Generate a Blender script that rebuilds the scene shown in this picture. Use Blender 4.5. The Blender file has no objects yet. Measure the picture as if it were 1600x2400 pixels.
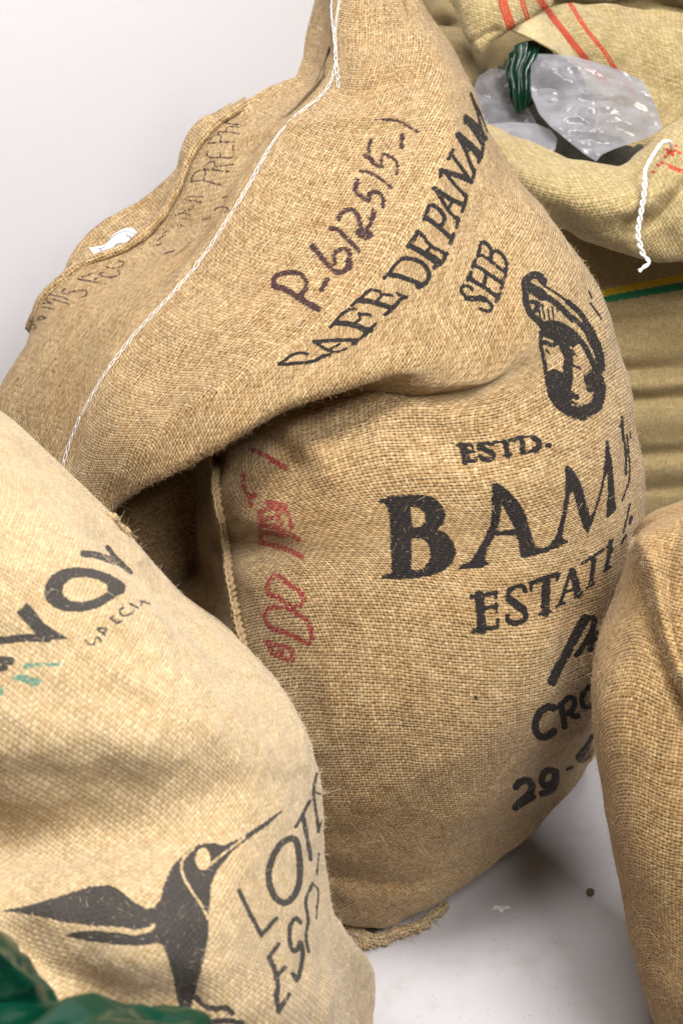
import bpy, math, random
import numpy as np
from mathutils import Vector, Matrix

random.seed(7)
rng = np.random.default_rng(7)
scene = bpy.context.scene
COL = scene.collection

# ------------------------------------------------------------------ camera, world, lamps, exposure
CAM_H, PITCH, HALF = 1.60, math.radians(40.0), math.tan(math.radians(18.0))
cam_data = bpy.data.cameras.new("camera")
cam_data.sensor_fit = 'VERTICAL'
cam_data.sensor_height = 36.0
cam_data.sensor_width = 24.0
cam_data.lens = 18.0 / HALF
cam_data.clip_start = 0.05
cam_data.clip_end = 60
cam_data.dof.use_dof = True
cam_data.dof.focus_distance = 1.64
cam_data.dof.aperture_fstop = 7.0
cam = bpy.data.objects.new("camera", cam_data)
cam.location = (0, 0, CAM_H)
cam.rotation_euler = (math.pi / 2 - PITCH, 0, 0)
COL.objects.link(cam)
scene.camera = cam

world = bpy.data.worlds.new("World")
scene.world = world
world.use_nodes = True
wbg = world.node_tree.nodes["Background"]
wbg.inputs[0].default_value = (1.0, 0.985, 0.975, 1)
wbg.inputs[1].default_value = 0.05

def area_lamp(name, loc, target, sx, sy, watts, col):
    l = bpy.data.lights.new(name, 'AREA')
    l.shape = 'RECTANGLE'; l.size = sx; l.size_y = sy; l.energy = watts; l.color = col
    o = bpy.data.objects.new(name, l)
    o.location = loc
    o.rotation_euler = (Vector(target) - Vector(loc)).to_track_quat('-Z', 'Y').to_euler()
    COL.objects.link(o)
    return o
area_lamp("ceiling_lamp", (1.05, -0.10, 3.0), (0.1, 1.25, 0.4), 1.3, 0.8, 86, (1.0, 0.972, 0.945))
area_lamp("ceiling_lamp", (0.10, 1.05, 3.0), (0.05, 1.2, 0.3), 1.3, 0.6, 72, (1.0, 0.972, 0.945))

scene.view_settings.view_transform = 'Standard'
scene.view_settings.look = 'None'
scene.view_settings.exposure = 0.12
scene.view_settings.gamma = 1.0
scene.cycles.max_bounces = 5
scene.cycles.transparent_max_bounces = 8

# ------------------------------------------------------------------ placing helpers
SP, CP = math.sin(PITCH), math.cos(PITCH)
FWD = np.array([0, CP, -SP]); UPV = np.array([0, SP, CP]); RIGHT = np.array([1.0, 0, 0])
CAMP = np.array([0, 0, CAM_H])

def at(p):
    """(column, row, metres from the lens) -> point in the room"""
    p = np.asarray(p, float)
    x = (p[..., 0] - 800) / 1200 * HALF
    y = (1200 - p[..., 1]) / 1200 * HALF
    k = p[..., 2]
    return CAMP + k[..., None] * (FWD + x[..., None] * RIGHT + y[..., None] * UPV)

def seen(P):
    d = np.asarray(P) - CAMP
    k = d @ FWD
    return np.stack([800 + (d @ RIGHT) / k / HALF * 1200, 1200 - (d @ UPV) / k / HALF * 1200, k], -1)

def floor_k(py, z=0.0):
    y = (1200 - py) / 1200 * HALF
    return (CAM_H - z) / (SP - y * CP)

def smooth_line(pts, n, closed=False):
    """centripetal Catmull-Rom through pts, n samples even in arc length"""
    P = np.asarray(pts, float)
    if len(P) == 2:
        t = np.linspace(0, 1, n)[:, None]
        return P[0] * (1 - t) + P[1] * t
    dense = cr_stack(P[:, None, :], [24] * (len(P) - 1))[:, 0, :]
    d = np.r_[0, np.cumsum(np.linalg.norm(np.diff(dense, axis=0), axis=1))]
    s = np.linspace(0, d[-1], n)
    return np.stack([np.interp(s, d, dense[:, i]) for i in range(P.shape[1])], 1)

def cr_stack(R, counts):
    """centripetal Catmull-Rom through a stack of rows R (rows, cols, dim)"""
    R = np.asarray(R, float)
    R = np.concatenate([2 * R[:1] - R[1:2], R, 2 * R[-1:] - R[-2:-1]], 0)
    out = []
    for i, n in enumerate(counts):
        p0, p1, p2, p3 = R[i], R[i + 1], R[i + 2], R[i + 3]
        def kn(a, b): return np.maximum(np.linalg.norm(b - a, axis=-1), 1e-5) ** 0.5
        t0 = np.zeros(p0.shape[0]); t1 = t0 + kn(p0, p1); t2 = t1 + kn(p1, p2); t3 = t2 + kn(p2, p3)
        last = i == len(counts) - 1
        for f in np.linspace(0, 1, n, endpoint=last) if n > 1 or not last else [0, 1]:
            t = t1 + (t2 - t1) * f
            L = lambda a, b, ta, tb: a * ((tb - t) / (tb - ta))[:, None] + b * ((t - ta) / (tb - ta))[:, None]
            A1 = L(p0, p1, t0, t1); A2 = L(p1, p2, t1, t2); A3 = L(p2, p3, t2, t3)
            B1 = L(A1, A2, t0, t2); B2 = L(A2, A3, t1, t3)
            out.append(L(B1, B2, t1, t2))
    return np.array(out)

def blur_axis(G, r, axis):
    if r < 1: return G
    k = np.exp(-0.5 * (np.arange(-3 * r, 3 * r + 1) / r) ** 2); k /= k.sum()
    pad = [(0, 0)] * G.ndim; pad[axis] = (3 * r, 3 * r)
    Gp = np.pad(G, pad, mode='reflect', reflect_type='odd')
    out = np.zeros_like(G)
    n = G.shape[axis]
    for i, w in enumerate(k):
        sl = [slice(None)] * G.ndim; sl[axis] = slice(i, i + n)
        out += w * Gp[tuple(sl)]
    return out

def waves(P, scale, seed, n=14):
    """smooth random field over points, roughly -1..1"""
    r = np.random.default_rng(seed)
    out = np.zeros(P.shape[:-1])
    for _ in range(n):
        d = r.normal(size=3); d /= np.linalg.norm(d)
        out += np.sin(P @ d * (2 * math.pi / scale) * r.uniform(0.6, 1.5) + r.uniform(0, 6.28))
    return out / math.sqrt(n)

def creases(P, scale, seed, n=9):
    """sharp straight folds running every way, as in crumpled film"""
    r = np.random.default_rng(seed)
    out = np.zeros(P.shape[:-1])
    for i in range(n):
        d = r.normal(size=3); d /= np.linalg.norm(d)
        x = P @ d / (scale * r.uniform(0.5, 2.0)) + r.uniform(0, 1) + 0.15 * waves(P, scale * 2.5, seed + i, 5)
        tri = np.abs((x % 1.0) * 2 - 1)
        out += (tri - 0.5) * r.uniform(0.5, 1.0)
    return out / math.sqrt(n)

def line_dist(xy, line):
    best = np.full(xy.shape[:-1], 1e9)
    for a, b in zip(line[:-1], line[1:]):
        a = np.array(a[:2], float); b = np.array(b[:2], float)
        ab = b - a
        t = np.clip(((xy - a) @ ab) / max(ab @ ab, 1e-9), 0, 1)
        best = np.minimum(best, np.linalg.norm(xy - a - t[..., None] * ab, axis=-1))
    return best

class Sheet:
    """a cloth surface: rows of (column, row, metres) points, woven into a fine grid"""
    def __init__(self, rows, nu, nv, blur=3, folds=(), crumple=((0.09, 0.0025), (0.03, 0.0009)), seed=1, ublur=2, crease=None):
        S = 900.0                               # brings metres to the order of the columns
        R = []
        for r in rows:
            q = np.array(r, float); q[:, 2] *= S * 2
            R.append(smooth_line(q, nu))
        R = np.array(R)
        seg = np.linalg.norm(np.diff(R, axis=0), axis=-1)
        w = np.percentile(seg, 70, axis=1)
        counts = np.maximum(3, np.round(w / w.sum() * nv)).astype(int)
        G = cr_stack(R, counts)
        self.row_at = np.r_[0, np.cumsum(counts)]
        self.row_at[-1] -= 1
        G = blur_axis(blur_axis(G, blur, 0), ublur, 1)
        G[..., 2] /= S * 2
        for f in folds:
            d = line_dist(G[..., :2], smooth_line(f['line'], 30))
            prof = np.exp(-0.5 * (d / f['w']) ** 2)
            sel = 1.0
            if 'rows' in f:
                ri = np.arange(G.shape[0]); a, b = self.row_at[f['rows'][0]], self.row_at[f['rows'][1]]
                sel = (1 / (1 + np.exp(-(ri - a) / 6.0)) * 1 / (1 + np.exp((ri - b) / 6.0)))[:, None]
            G[..., 2] -= f['amp'] * prof * sel
        self.P = at(G)
        N = self.normals()
        for sc, am in crumple:
            self.P = self.P + N * (am * waves(self.P, sc, seed + int(sc * 1000)))[..., None]
        if crease:
            self.P = self.P + N * (crease[1] * creases(self.P, crease[0], seed + 77))[..., None]
        self.P[..., 2] = np.maximum(self.P[..., 2], 0.002)
        self.N = self.normals()
        self.pix = seen(self.P)

    def normals(self):
        du = np.gradient(self.P, axis=1); dv = np.gradient(self.P, axis=0)
        n = np.cross(du, dv)
        n /= np.maximum(np.linalg.norm(n, axis=-1, keepdims=True), 1e-12)
        if np.mean(n @ FWD) > 0: n = -n
        return n

    def cloth_uv(self, ref_row=None, angle=0.0):
        """metres along and across the cloth"""
        nv, nu = self.P.shape[:2]
        du = np.linalg.norm(np.diff(self.P, axis=1), axis=-1)
        s = np.r_[0, np.cumsum(np.median(du, axis=0))][None, :].repeat(nv, 0)
        dv = np.linalg.norm(np.diff(self.P, axis=0), axis=-1)
        t = np.concatenate([np.zeros((1, nu)), np.cumsum(dv, 0)], 0)
        if ref_row is not None:
            t = t - t[ref_row][None, :]
        t = blur_axis(t, max(4, nu // 20), 1)
        c, sn = math.cos(angle), math.sin(angle)
        return s * c - t * sn, s * sn + t * c

    def find(self, x, y, rows=None):
        a, b = (0, self.P.shape[0]) if rows is None else (self.row_at[rows[0]], self.row_at[rows[1]])
        q = self.pix[a:b]
        facing = (self.N[a:b] * (self.P[a:b] - CAMP)).sum(-1) < 0
        d = (q[..., 0] - x) ** 2 + (q[..., 1] - y) ** 2 + np.where(facing, 0, 2000) + (q[..., 2] * 30) ** 2
        i = np.unravel_index(np.argmin(d), d.shape)
        return self.P[a:b][i], self.N[a:b][i]

def new_obj(name, me, parent=None, mat=None):
    o = bpy.data.objects.new(name, me)
    COL.objects.link(o)
    if mat is not None and not me.materials: me.materials.append(mat)
    if parent is not None: o.parent = parent
    return o

def mesh_from(verts, faces, smooth=True, name="mesh"):
    """verts (n,3) float array; faces: (m,k) int array"""
    me = bpy.data.meshes.new(name)
    verts = np.ascontiguousarray(verts, np.float32); faces = np.ascontiguousarray(faces, np.int32)
    m, k = faces.shape
    me.vertices.add(len(verts)); me.vertices.foreach_set("co", verts.ravel())
    me.loops.add(m * k); me.loops.foreach_set("vertex_index", faces.ravel())
    me.polygons.add(m)
    me.polygons.foreach_set("loop_start", np.arange(0, m * k, k, dtype=np.int32))
    me.polygons.foreach_set("use_smooth", np.full(m, smooth, bool))
    me.update(calc_edges=True)
    return me

def set_attr(me, name, arr, kind='FLOAT'):
    a = me.attributes.new(name, kind, 'POINT')
    a.data.foreach_set('vector' if kind == 'FLOAT_VECTOR' else 'value', np.ascontiguousarray(arr, np.float32).ravel())

def grid_faces(nv, nu, off=0):
    i = np.arange(nv - 1)[:, None] * nu + np.arange(nu - 1)[None, :]
    return (np.stack([i, i + nu, i + nu + 1, i + 1], -1).reshape(-1, 4) + off)

def sheet_mesh(sh, uv, inks=None, back=None, name="cloth", top_fade=0.15):
    """mesh of a sheet; back=(depth, step): also closes the sack behind with a coarse shell"""
    nv, nu = sh.P.shape[:2]
    V = sh.P.reshape(-1, 3); F = grid_faces(nv, nu)
    s, t = uv
    ST = np.stack([s, t, np.zeros_like(s)], -1).reshape(-1, 3)
    if back:
        depth, nb = back
        rows = np.unique(np.r_[np.arange(0, nv, 12), nv - 1])
        L, Rr = sh.P[rows, 0], sh.P[rows, -1]
        tt = np.linspace(0, 1, nb)
        B = L[:, None] * (1 - tt)[None, :, None] + Rr[:, None] * tt[None, :, None]
        fade = np.clip(np.linspace(0, 1, len(rows)) * 2.2 - top_fade, 0.0, 1)[:, None]
        own = np.stack([sh.P[r][np.round(tt * (nu - 1)).astype(int)] for r in rows]) + np.array([0, 0.006, 0])
        B = own * (1 - fade[..., None]) + B * fade[..., None]
        B = B + np.array([0, 1, -0.35]) * (fade * depth * (np.sin(math.pi * tt) ** 0.7)[None, :])[..., None]
        B[..., 2] = np.maximum(B[..., 2], 0.002)
        V = np.concatenate([V, B.reshape(-1, 3)]); 
        F = np.concatenate([F, grid_faces(len(rows), nb, nv * nu)])
        bs = np.linalg.norm(Rr - L, axis=-1)[:, None] * tt[None, :] * -1.3 + s[rows, 0][:, None]
        bt = t[rows, 0][:, None].repeat(nb, 1)
        ST = np.concatenate([ST, np.stack([bs, bt, bt * 0], -1).reshape(-1, 3)])
    me = mesh_from(V, F, True, name)
    set_attr(me, "cloth", ST, 'FLOAT_VECTOR')
    for nm, a in (inks or {}).items():
        full = np.zeros(len(V)); full[:nv * nu] = a.reshape(-1)
        set_attr(me, nm, full)
    return me

def tag(o, label=None, cat=None, group=None, kind=None):
    if label: o['label'] = label
    if cat: o['category'] = cat
    if group: o['group'] = group
    if kind: o['kind'] = kind
    return o

def empty(name, loc):
    o = bpy.data.objects.new(name, None)
    o.location = loc; o.empty_display_size = 0.05
    COL.objects.link(o)
    return o

def adopt(child, root):
    """parent without moving: parts are modelled in room coordinates"""
    child.parent = root
    child.matrix_parent_inverse = Matrix.Translation(-Vector(root.location))
    return child

def tube(line, radius, sides=8, twist=0.0, lobes=0, amp=0.0):
    P = np.asarray(line, float); n = len(P)
    T = np.gradient(P, axis=0); T /= np.linalg.norm(T, axis=1, keepdims=True)
    ref = np.array([0.3, 0.2, 0.93]); 
    A = np.cross(T, ref); A /= np.linalg.norm(A, axis=1, keepdims=True)
    B = np.cross(T, A)
    d = np.r_[0, np.cumsum(np.linalg.norm(np.diff(P, axis=0), axis=1))]
    rad = np.broadcast_to(np.asarray(radius, float), (n,))
    V = []
    for j in range(sides):
        a = 2 * math.pi * j / sides
        r = rad * (1 + amp * np.cos(lobes * (a - twist * d)))
        V.append(P + A * (r * math.cos(a))[:, None] + B * (r * math.sin(a))[:, None])
    V = np.stack(V, 1).reshape(-1, 3)
    i = np.arange(n - 1)[:, None] * sides; j = np.arange(sides)[None, :]; j2 = (j + 1) % sides
    F = np.stack([i + j, i + j2, i + sides + j2, i + sides + j], -1).reshape(-1, 4)
    return V, F
# ------------------------------------------------------------------ materials
class NT:
    def __init__(self, name):
        self.m = bpy.data.materials.new(name); self.m.use_nodes = True
        self.t = self.m.node_tree; self.t.nodes.clear()
        self.out = self.t.nodes.new('ShaderNodeOutputMaterial')
    def node(self, typ, **kw):
        n = self.t.nodes.new(typ)
        for k, v in kw.items(): setattr(n, k, v)
        return n
    def put(self, sock, v):
        if isinstance(v, bpy.types.NodeSocket): self.t.links.new(v, sock)
        elif isinstance(v, (tuple, list)) and len(v) == 3 and sock.type == 'RGBA': sock.default_value = (*v, 1)
        else: sock.default_value = v
    def math(self, op, a, b=0.0, c=0.0, clamp=False):
        n = self.node('ShaderNodeMath', operation=op, use_clamp=clamp)
        for s, v in zip(n.inputs, (a, b, c)): self.put(s, v)
        return n.outputs[0]
    def mix(self, f, a, b, blend='MIX'):
        n = self.node('ShaderNodeMix', data_type='RGBA', blend_type=blend)
        self.put(n.inputs[0], f); self.put(n.inputs[6], a); self.put(n.inputs[7], b)
        return n.outputs[2]
    def mixf(self, f, a, b):
        n = self.node('ShaderNodeMix', data_type='FLOAT')
        self.put(n.inputs[0], f); self.put(n.inputs[2], a); self.put(n.inputs[3], b)
        return n.outputs[0]
    def xyz(self, x, y, z=0.0):
        n = self.node('ShaderNodeCombineXYZ')
        for s, v in zip(n.inputs, (x, y, z)): self.put(s, v)
        return n.outputs[0]
    def noise(self, vec, scale, detail=2.0, rough=0.5, dim='3D'):
        n = self.node('ShaderNodeTexNoise', noise_dimensions=dim)
        self.put(n.inputs['Vector'], vec); self.put(n.inputs['Scale'], scale)
        self.put(n.inputs['Detail'], detail); self.put(n.inputs['Roughness'], rough)
        return n.outputs[0]
    def white(self, vec):
        n = self.node('ShaderNodeTexWhiteNoise', noise_dimensions='3D'); self.put(n.inputs['Vector'], vec)
        return n.outputs[0]
    def step(self, v, a, b):
        n = self.node('ShaderNodeMapRange', interpolation_type='SMOOTHSTEP')
        for s, x in zip(n.inputs, (v, a, b, 0.0, 1.0)): self.put(s, x)
        return n.outputs[0]
    def attr(self, name):
        return self.node('ShaderNodeAttribute', attribute_name=name).outputs
    def bsdf(self, **kw):
        n = self.node('ShaderNodeBsdfPrincipled')
        for k, v in kw.items(): self.put(n.inputs[k.replace('_', ' ')], v)
        return n
    def done(self, sh):
        self.t.links.new(sh, self.out.inputs[0]); return self.m

INK = {'ink_k': (0.017, 0.016, 0.018), 'ink_m': (0.045, 0.022, 0.026), 'ink_r': (0.30, 0.040, 0.042),
       'ink_g': (0.16, 0.42, 0.31), 'ink_y': (0.55, 0.36, 0.02)}

def woven(name, c_lo, c_hi, pitch, inks=(), relief=1.0, gap=(0.10, 0.06, 0.025), gap_amt=0.9, stain=0.35,
          aspect=0.9, ink_cols=None, ink_soft=1.0, sheen=0.2, worn=0.42):
    """plain weave: warp and weft yarns of uneven thickness and tone, dark-painted corners between them"""
    n = NT(name)
    uv = n.attr("cloth")[1]
    sep = n.node('ShaderNodeSeparateXYZ'); n.put(sep.inputs[0], uv)
    s, t = sep.outputs[0], sep.outputs[1]
    sway1 = n.noise(uv, 24.0, 2.0); sway2 = n.noise(n.xyz(t, s, 3.3), 24.0, 2.0)
    # yarns run straight but thick and thin along the whole cloth
    th1 = n.noise(n.xyz(s, n.math('MULTIPLY', t, 0.06), 0.5), 170.0, 1.0); th2 = n.noise(n.xyz(n.math('MULTIPLY', s, 0.06), t, 7.5), 170.0, 1.0)
    def warped(x, sway, th):
        o = n.math('ADD', n.math('MULTIPLY', n.math('SUBTRACT', sway, 0.5), 1.1), n.math('MULTIPLY', n.math('SUBTRACT', th, 0.5), 1.0))
        return n.math('ADD', x, o)
    a = warped(n.math('DIVIDE', s, pitch), sway1, th1)
    b = warped(n.math('DIVIDE', t, pitch * aspect), sway2, th2)
    ia, ib = n.math('FLOOR', a), n.math('FLOOR', b)
    fa, fb = n.math('SUBTRACT', a, ia), n.math('SUBTRACT', b, ib)
    A = n.math('SINE', n.math('MULTIPLY', fa, math.pi)); B = n.math('SINE', n.math('MULTIPLY', fb, math.pi))
    par = n.math('FLOORED_MODULO', n.math('ADD', ia, ib), 2.0)          # 0: weft on top, 1: warp on top
    weft = n.math('MULTIPLY', n.math('POWER', B, 0.5), n.math('ADD', 0.62, n.math('MULTIPLY', n.math('POWER', A, 0.4), 0.38)))
    warp = n.math('MULTIPLY', n.math('POWER', A, 0.5), n.math('ADD', 0.62, n.math('MULTIPLY', n.math('POWER', B, 0.4), 0.38)))
    h = n.mixf(par, weft, warp)
    # yarn by yarn
    ya = n.noise(n.xyz(n.math('MULTIPLY', ia, 7.31), n.math('MULTIPLY', b, 0.22), 1.7), 1.0, 2.0)
    yb = n.noise(n.xyz(n.math('MULTIPLY', a, 0.22), n.math('MULTIPLY', ib, 5.77), 8.1), 1.0, 2.0)
    yarn = n.mixf(par, yb, ya)
    cell = n.white(n.xyz(ia, ib, 0.0))
    fib = n.mixf(par, n.noise(n.xyz(n.math('MULTIPLY', a, 0.9), n.math('MULTIPLY', b, 7.0), 2.0), 1.0, 1.0),
                 n.noise(n.xyz(n.math('MULTIPLY', a, 7.0), n.math('MULTIPLY', b, 0.9), 5.0), 1.0, 1.0))
    tone = n.math('ADD', n.math('MULTIPLY', yarn, 0.95), n.math('ADD', n.math('MULTIPLY', cell, 0.20), n.math('MULTIPLY', fib, 0.50)))
    tone = n.step(tone, 0.48, 1.20)
    col = n.mix(tone, c_lo, c_hi)
    big = n.noise(uv, 7.0, 3.0)
    col = n.mix(n.math('MULTIPLY', n.step(big, 0.48, 0.72), stain), col, n.mix(1.0, col, (0.86, 0.70, 0.50), 'MULTIPLY'))
    # flecks of bark and shive
    fl = n.noise(uv, 260.0, 1.0)
    col = n.mix(n.math('MULTIPLY', n.step(fl, 0.735, 0.78), 0.75), col, (0.16, 0.075, 0.02))
    fl2 = n.noise(n.xyz(s, n.math('MULTIPLY', t, 0.3), 4.0), 420.0, 1.0)
    col = n.mix(n.math('MULTIPLY', n.step(fl2, 0.66, 0.74), 0.3), col, n.mix(0.6, c_hi, (0.92, 0.84, 0.68)))
    # corners between yarns: the shade inside the sack is painted as a dark colour
    ca, cb = n.math('ROUND', a), n.math('ROUND', b)
    cpar = n.math('FLOORED_MODULO', n.math('ADD', ca, cb), 2.0)
    cw = n.white(n.xyz(ca, cb, 9.0))
    q = n.math('ADD', n.math('MULTIPLY', n.math('MULTIPLY', A, A), 0.34), n.math('MULTIPLY', B, B))
    irregular = n.noise(uv, 38.0, 2.0)
    size = n.math('MULTIPLY', n.math('ADD', 0.015, n.math('ADD', n.math('MULTIPLY', n.math('POWER', cw, 1.8), 0.50), n.math('MULTIPLY', n.math('POWER', irregular, 2.0), 0.80))), n.mixf(cpar, 1.0, 0.55))
    hole = n.math('SUBTRACT', 1.0, n.step(q, n.math('MULTIPLY', size, 0.55), n.math('MULTIPLY', size, 1.35)))
    col = n.mix(n.math('MULTIPLY', hole, gap_amt), col, gap)
    rough = 0.92
    allink = None
    for nm in inks:
        v = n.math('MULTIPLY', n.attr(nm)[2], 0.92)
        brk = n.noise(uv, 330.0, 2.0)
        # ink sits on the proud yarns and misses the sunk ones
        v = n.math('ADD', v, n.math('MULTIPLY', n.math('SUBTRACT', brk, 0.5), 1.5 * ink_soft))
        v = n.math('ADD', v, n.math('MULTIPLY', n.math('SUBTRACT', h, 0.7), worn))
        v = n.math('ADD', v, n.math('MULTIPLY', n.math('SUBTRACT', cell, 0.5), 0.30 * ink_soft))
        f = n.step(v, 0.36, 0.66)
        ic = (ink_cols or INK)[nm]
        thin = n.mix(n.math('MULTIPLY', n.step(fib, 0.45, 0.75), 0.38 * ink_soft), ic, n.mix(0.72, col, ic))
        col = n.mix(f, col, thin)
        allink = f if allink is None else n.math('MAXIMUM', allink, f)
    bh = n.math('ADD', h, n.math('ADD', n.math('MULTIPLY', fib, 0.35), n.math('MULTIPLY', yarn, 0.5)))
    bump = n.node('ShaderNodeBump'); n.put(bump.inputs['Strength'], 1.0); n.put(bump.inputs['Distance'], 0.0011 * relief)
    n.put(bump.inputs['Height'], bh)
    p = n.bsdf(Base_Color=col, Roughness=rough, Normal=bump.outputs[0])
    p.inputs['Specular IOR Level'].default_value = 0.12
    n.put(p.inputs['Sheen Weight'], sheen if allink is None else n.math('MULTIPLY', sheen, n.math('SUBTRACT', 1.0, n.math('MULTIPLY', allink, 0.85))))
    p.inputs['Sheen Roughness'].default_value = 0.55
    p.inputs['Sheen Tint'].default_value = (1.0, 0.93, 0.80, 1)
    return n.done(p.outputs[0])

def plain(name, col, rough=0.6, spec=0.3, bump=0.0, bscale=200.0, var=0.0):
    n = NT(name)
    g = n.node('ShaderNodeNewGeometry').outputs['Position']
    c = n.mix(n.math('MULTIPLY', n.noise(g, bscale, 2.0), var), col, tuple(x * 0.45 for x in col)) if var else col
    p = n.bsdf(Base_Color=c, Roughness=rough)
    p.inputs['Specular IOR Level'].default_value = spec
    if bump:
        b = n.node('ShaderNodeBump'); n.put(b.inputs['Distance'], bump); n.put(b.inputs['Height'], n.noise(g, bscale, 3.0))
        n.put(p.inputs['Normal'], b.outputs[0])
    return n.done(p.outputs[0])

def floor_mat():
    n = NT("floor_paint")
    g = n.node('ShaderNodeNewGeometry').outputs['Position']
    base = n.mix(n.noise(g, 6.0, 3.0), (0.475, 0.458, 0.475), (0.545, 0.525, 0.545))
    smear = n.step(n.noise(g, 8.0, 4.0, 0.65), 0.52, 0.74)
    base = n.mix(n.math('MULTIPLY', smear, 0.50), base, (0.33, 0.30, 0.26))
    dust = n.step(n.noise(g, 150.0, 2.0), 0.73, 0.79)
    base = n.mix(n.math('MULTIPLY', dust, 0.5), base, (0.35, 0.31, 0.25))
    speck = n.step(n.noise(g, 420.0, 0.0), 0.80, 0.84)
    base = n.mix(n.math('MULTIPLY', speck, 0.8), base, (0.10, 0.08, 0.06))
    b = n.node('ShaderNodeBump'); n.put(b.inputs['Distance'], 0.0006); n.put(b.inputs['Height'], n.noise(g, 45.0, 4.0))
    p = n.bsdf(Base_Color=base, Roughness=0.42, Normal=b.outputs[0])
    return n.done(p.outputs[0])

def wall_mat():
    n = NT("wall_paint")
    g = n.node('ShaderNodeNewGeometry').outputs['Position']
    base = n.mix(n.noise(g, 2.2, 3.0), (0.82, 0.80, 0.82), (0.85, 0.835, 0.855))
    b = n.node('ShaderNodeBump'); n.put(b.inputs['Distance'], 0.0004); n.put(b.inputs['Height'], n.noise(g, 90.0, 3.0))
    p = n.bsdf(Base_Color=base, Roughness=0.6, Normal=b.outputs[0])
    return n.done(p.outputs[0])

def film(name, col, alpha, rough=0.16, body=0.9, spec=0.9):
    """thin plastic film: partly see-through, milky, shiny"""
    n = NT(name)
    g = n.node('ShaderNodeNewGeometry').outputs['Position']
    b = n.node('ShaderNodeBump'); n.put(b.inputs['Distance'], 0.0025)
    hn = n.noise(g, 18.0, 1.0, 0.5)
    n.put(b.inputs['Height'], n.math('ABSOLUTE', n.math('SUBTRACT', hn, 0.5)))
    p = n.bsdf(Base_Color=col, Roughness=rough, Normal=b.outputs[0])
    p.inputs['Specular IOR Level'].default_value = spec
    p.inputs['Transmission Weight'].default_value = 0.0
    a = n.math('ADD', alpha, n.math('MULTIPLY', n.math('SUBTRACT', n.noise(g, 30.0, 3.0), 0.5), 0.5), clamp=True)
    lw = n.node('ShaderNodeLayerWeight'); lw.inputs[0].default_value = 0.35
    a = n.math('ADD', a, n.math('MULTIPLY', lw.outputs[1], 0.55), clamp=True)
    n.put(p.inputs['Alpha'], a)
    tr = n.node('ShaderNodeBsdfTranslucent'); n.put(tr.inputs[0], col)
    ms = n.node('ShaderNodeMixShader'); ms.inputs[0].default_value = 1 - body
    n.t.links.new(p.outputs[0], ms.inputs[1]); n.t.links.new(tr.outputs[0], ms.inputs[2])
    return n.done(ms.outputs[0])

M_FIBRE = plain("loose_jute", (0.50, 0.39, 0.24), 0.8, 0.2)
M_FIBRE_PALE = plain("loose_jute_pale", (0.62, 0.52, 0.36), 0.8, 0.2)
M_CORD = plain("jute_cord", (0.42, 0.30, 0.165), 0.95, 0.1, 0.0012, 900.0, 0.7)
M_CORD_PALE = plain("jute_hem", (0.56, 0.41, 0.22), 0.95, 0.1, 0.0012, 700.0, 0.7)
M_THREAD = plain("white_thread", (0.80, 0.79, 0.77), 0.6, 0.3, 0.0003, 1500.0, 0.25)
# ------------------------------------------------------------------ printing: masks rolled on to the cloth
OX, OY, IW, IH = -120, -120, 1840, 2640
class Print:
    def __init__(self): self.a = np.zeros((IH, IW), np.float32)
    def _box(self, lo, hi):
        x0, y0 = np.maximum(np.floor(lo).astype(int) - 2, (OX, OY)); x1, y1 = np.minimum(np.ceil(hi).astype(int) + 3, (OX + IW, OY + IH))
        return x0, y0, x1, y1
    def stroke(self, pts, w, sub=False, smooth=True, strength=1.0):
        P = np.asarray(pts, float)
        if len(P) > 2 and smooth:
            P = smooth_line(P, max(8, int(np.linalg.norm(np.diff(P, axis=0), axis=1).sum() / 3)))
        r = w / 2
        x0, y0, x1, y1 = self._box(P.min(0) - r, P.max(0) + r)
        if x1 <= x0 or y1 <= y0: return
        yy, xx = np.mgrid[y0:y1, x0:x1]
        xy = np.stack([xx, yy], -1).astype(float)
        d = line_dist(xy, P)
        c = np.clip(0.5 + (r - d) / 1.6, 0, 1) * strength
        v = self.a[y0 - OY:y1 - OY, x0 - OX:x1 - OX]
        v[...] = np.minimum(v, 1 - c) if sub else np.maximum(v, c)
    def poly(self, pts, sub=False, smooth=False, strength=1.0):
        P = np.asarray(pts, float)
        if smooth: P = smooth_line(np.concatenate([P, P[:1]]), 160)
        x0, y0, x1, y1 = self._box(P.min(0), P.max(0))
        if x1 <= x0 or y1 <= y0: return
        c = np.zeros((y1 - y0, x1 - x0))
        yy, xx = np.mgrid[y0:y1, x0:x1]
        for ox in (-.33, 0, .33):
            for oy in (-.33, 0, .33):
                X, Y = xx + ox, yy + oy
                ins = np.zeros(c.shape, bool)
                for (ax, ay), (bx, by) in zip(P, np.roll(P, -1, 0)):
                    if ay == by: continue
                    ins ^= ((ay > Y) != (by > Y)) & (X < (bx - ax) * (Y - ay) / (by - ay) + ax)
                c += ins / 9.0
        c *= strength
        v = self.a[y0 - OY:y1 - OY, x0 - OX:x1 - OX]
        v[...] = np.minimum(v, 1 - c) if sub else np.maximum(v, c)
    def soft(self, r):
        self.a = blur_axis(blur_axis(self.a, r, 0), r, 1)
    def on(self, sh):
        x = np.clip(sh.pix[..., 0] - OX, 0, IW - 2.001); y = np.clip(sh.pix[..., 1] - OY, 0, IH - 2.001)
        xi, yi = x.astype(int), y.astype(int); fx, fy = x - xi, y - yi
        a = self.a
        v = (a[yi, xi] * (1 - fx) * (1 - fy) + a[yi, xi + 1] * fx * (1 - fy) + a[yi + 1, xi] * (1 - fx) * fy + a[yi + 1, xi + 1] * fx * fy)
        V = sh.P - CAMP
        facing = -(sh.N * V).sum(-1) / np.linalg.norm(V, axis=-1)
        return v * np.clip(facing * 12, 0, 1)

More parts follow.
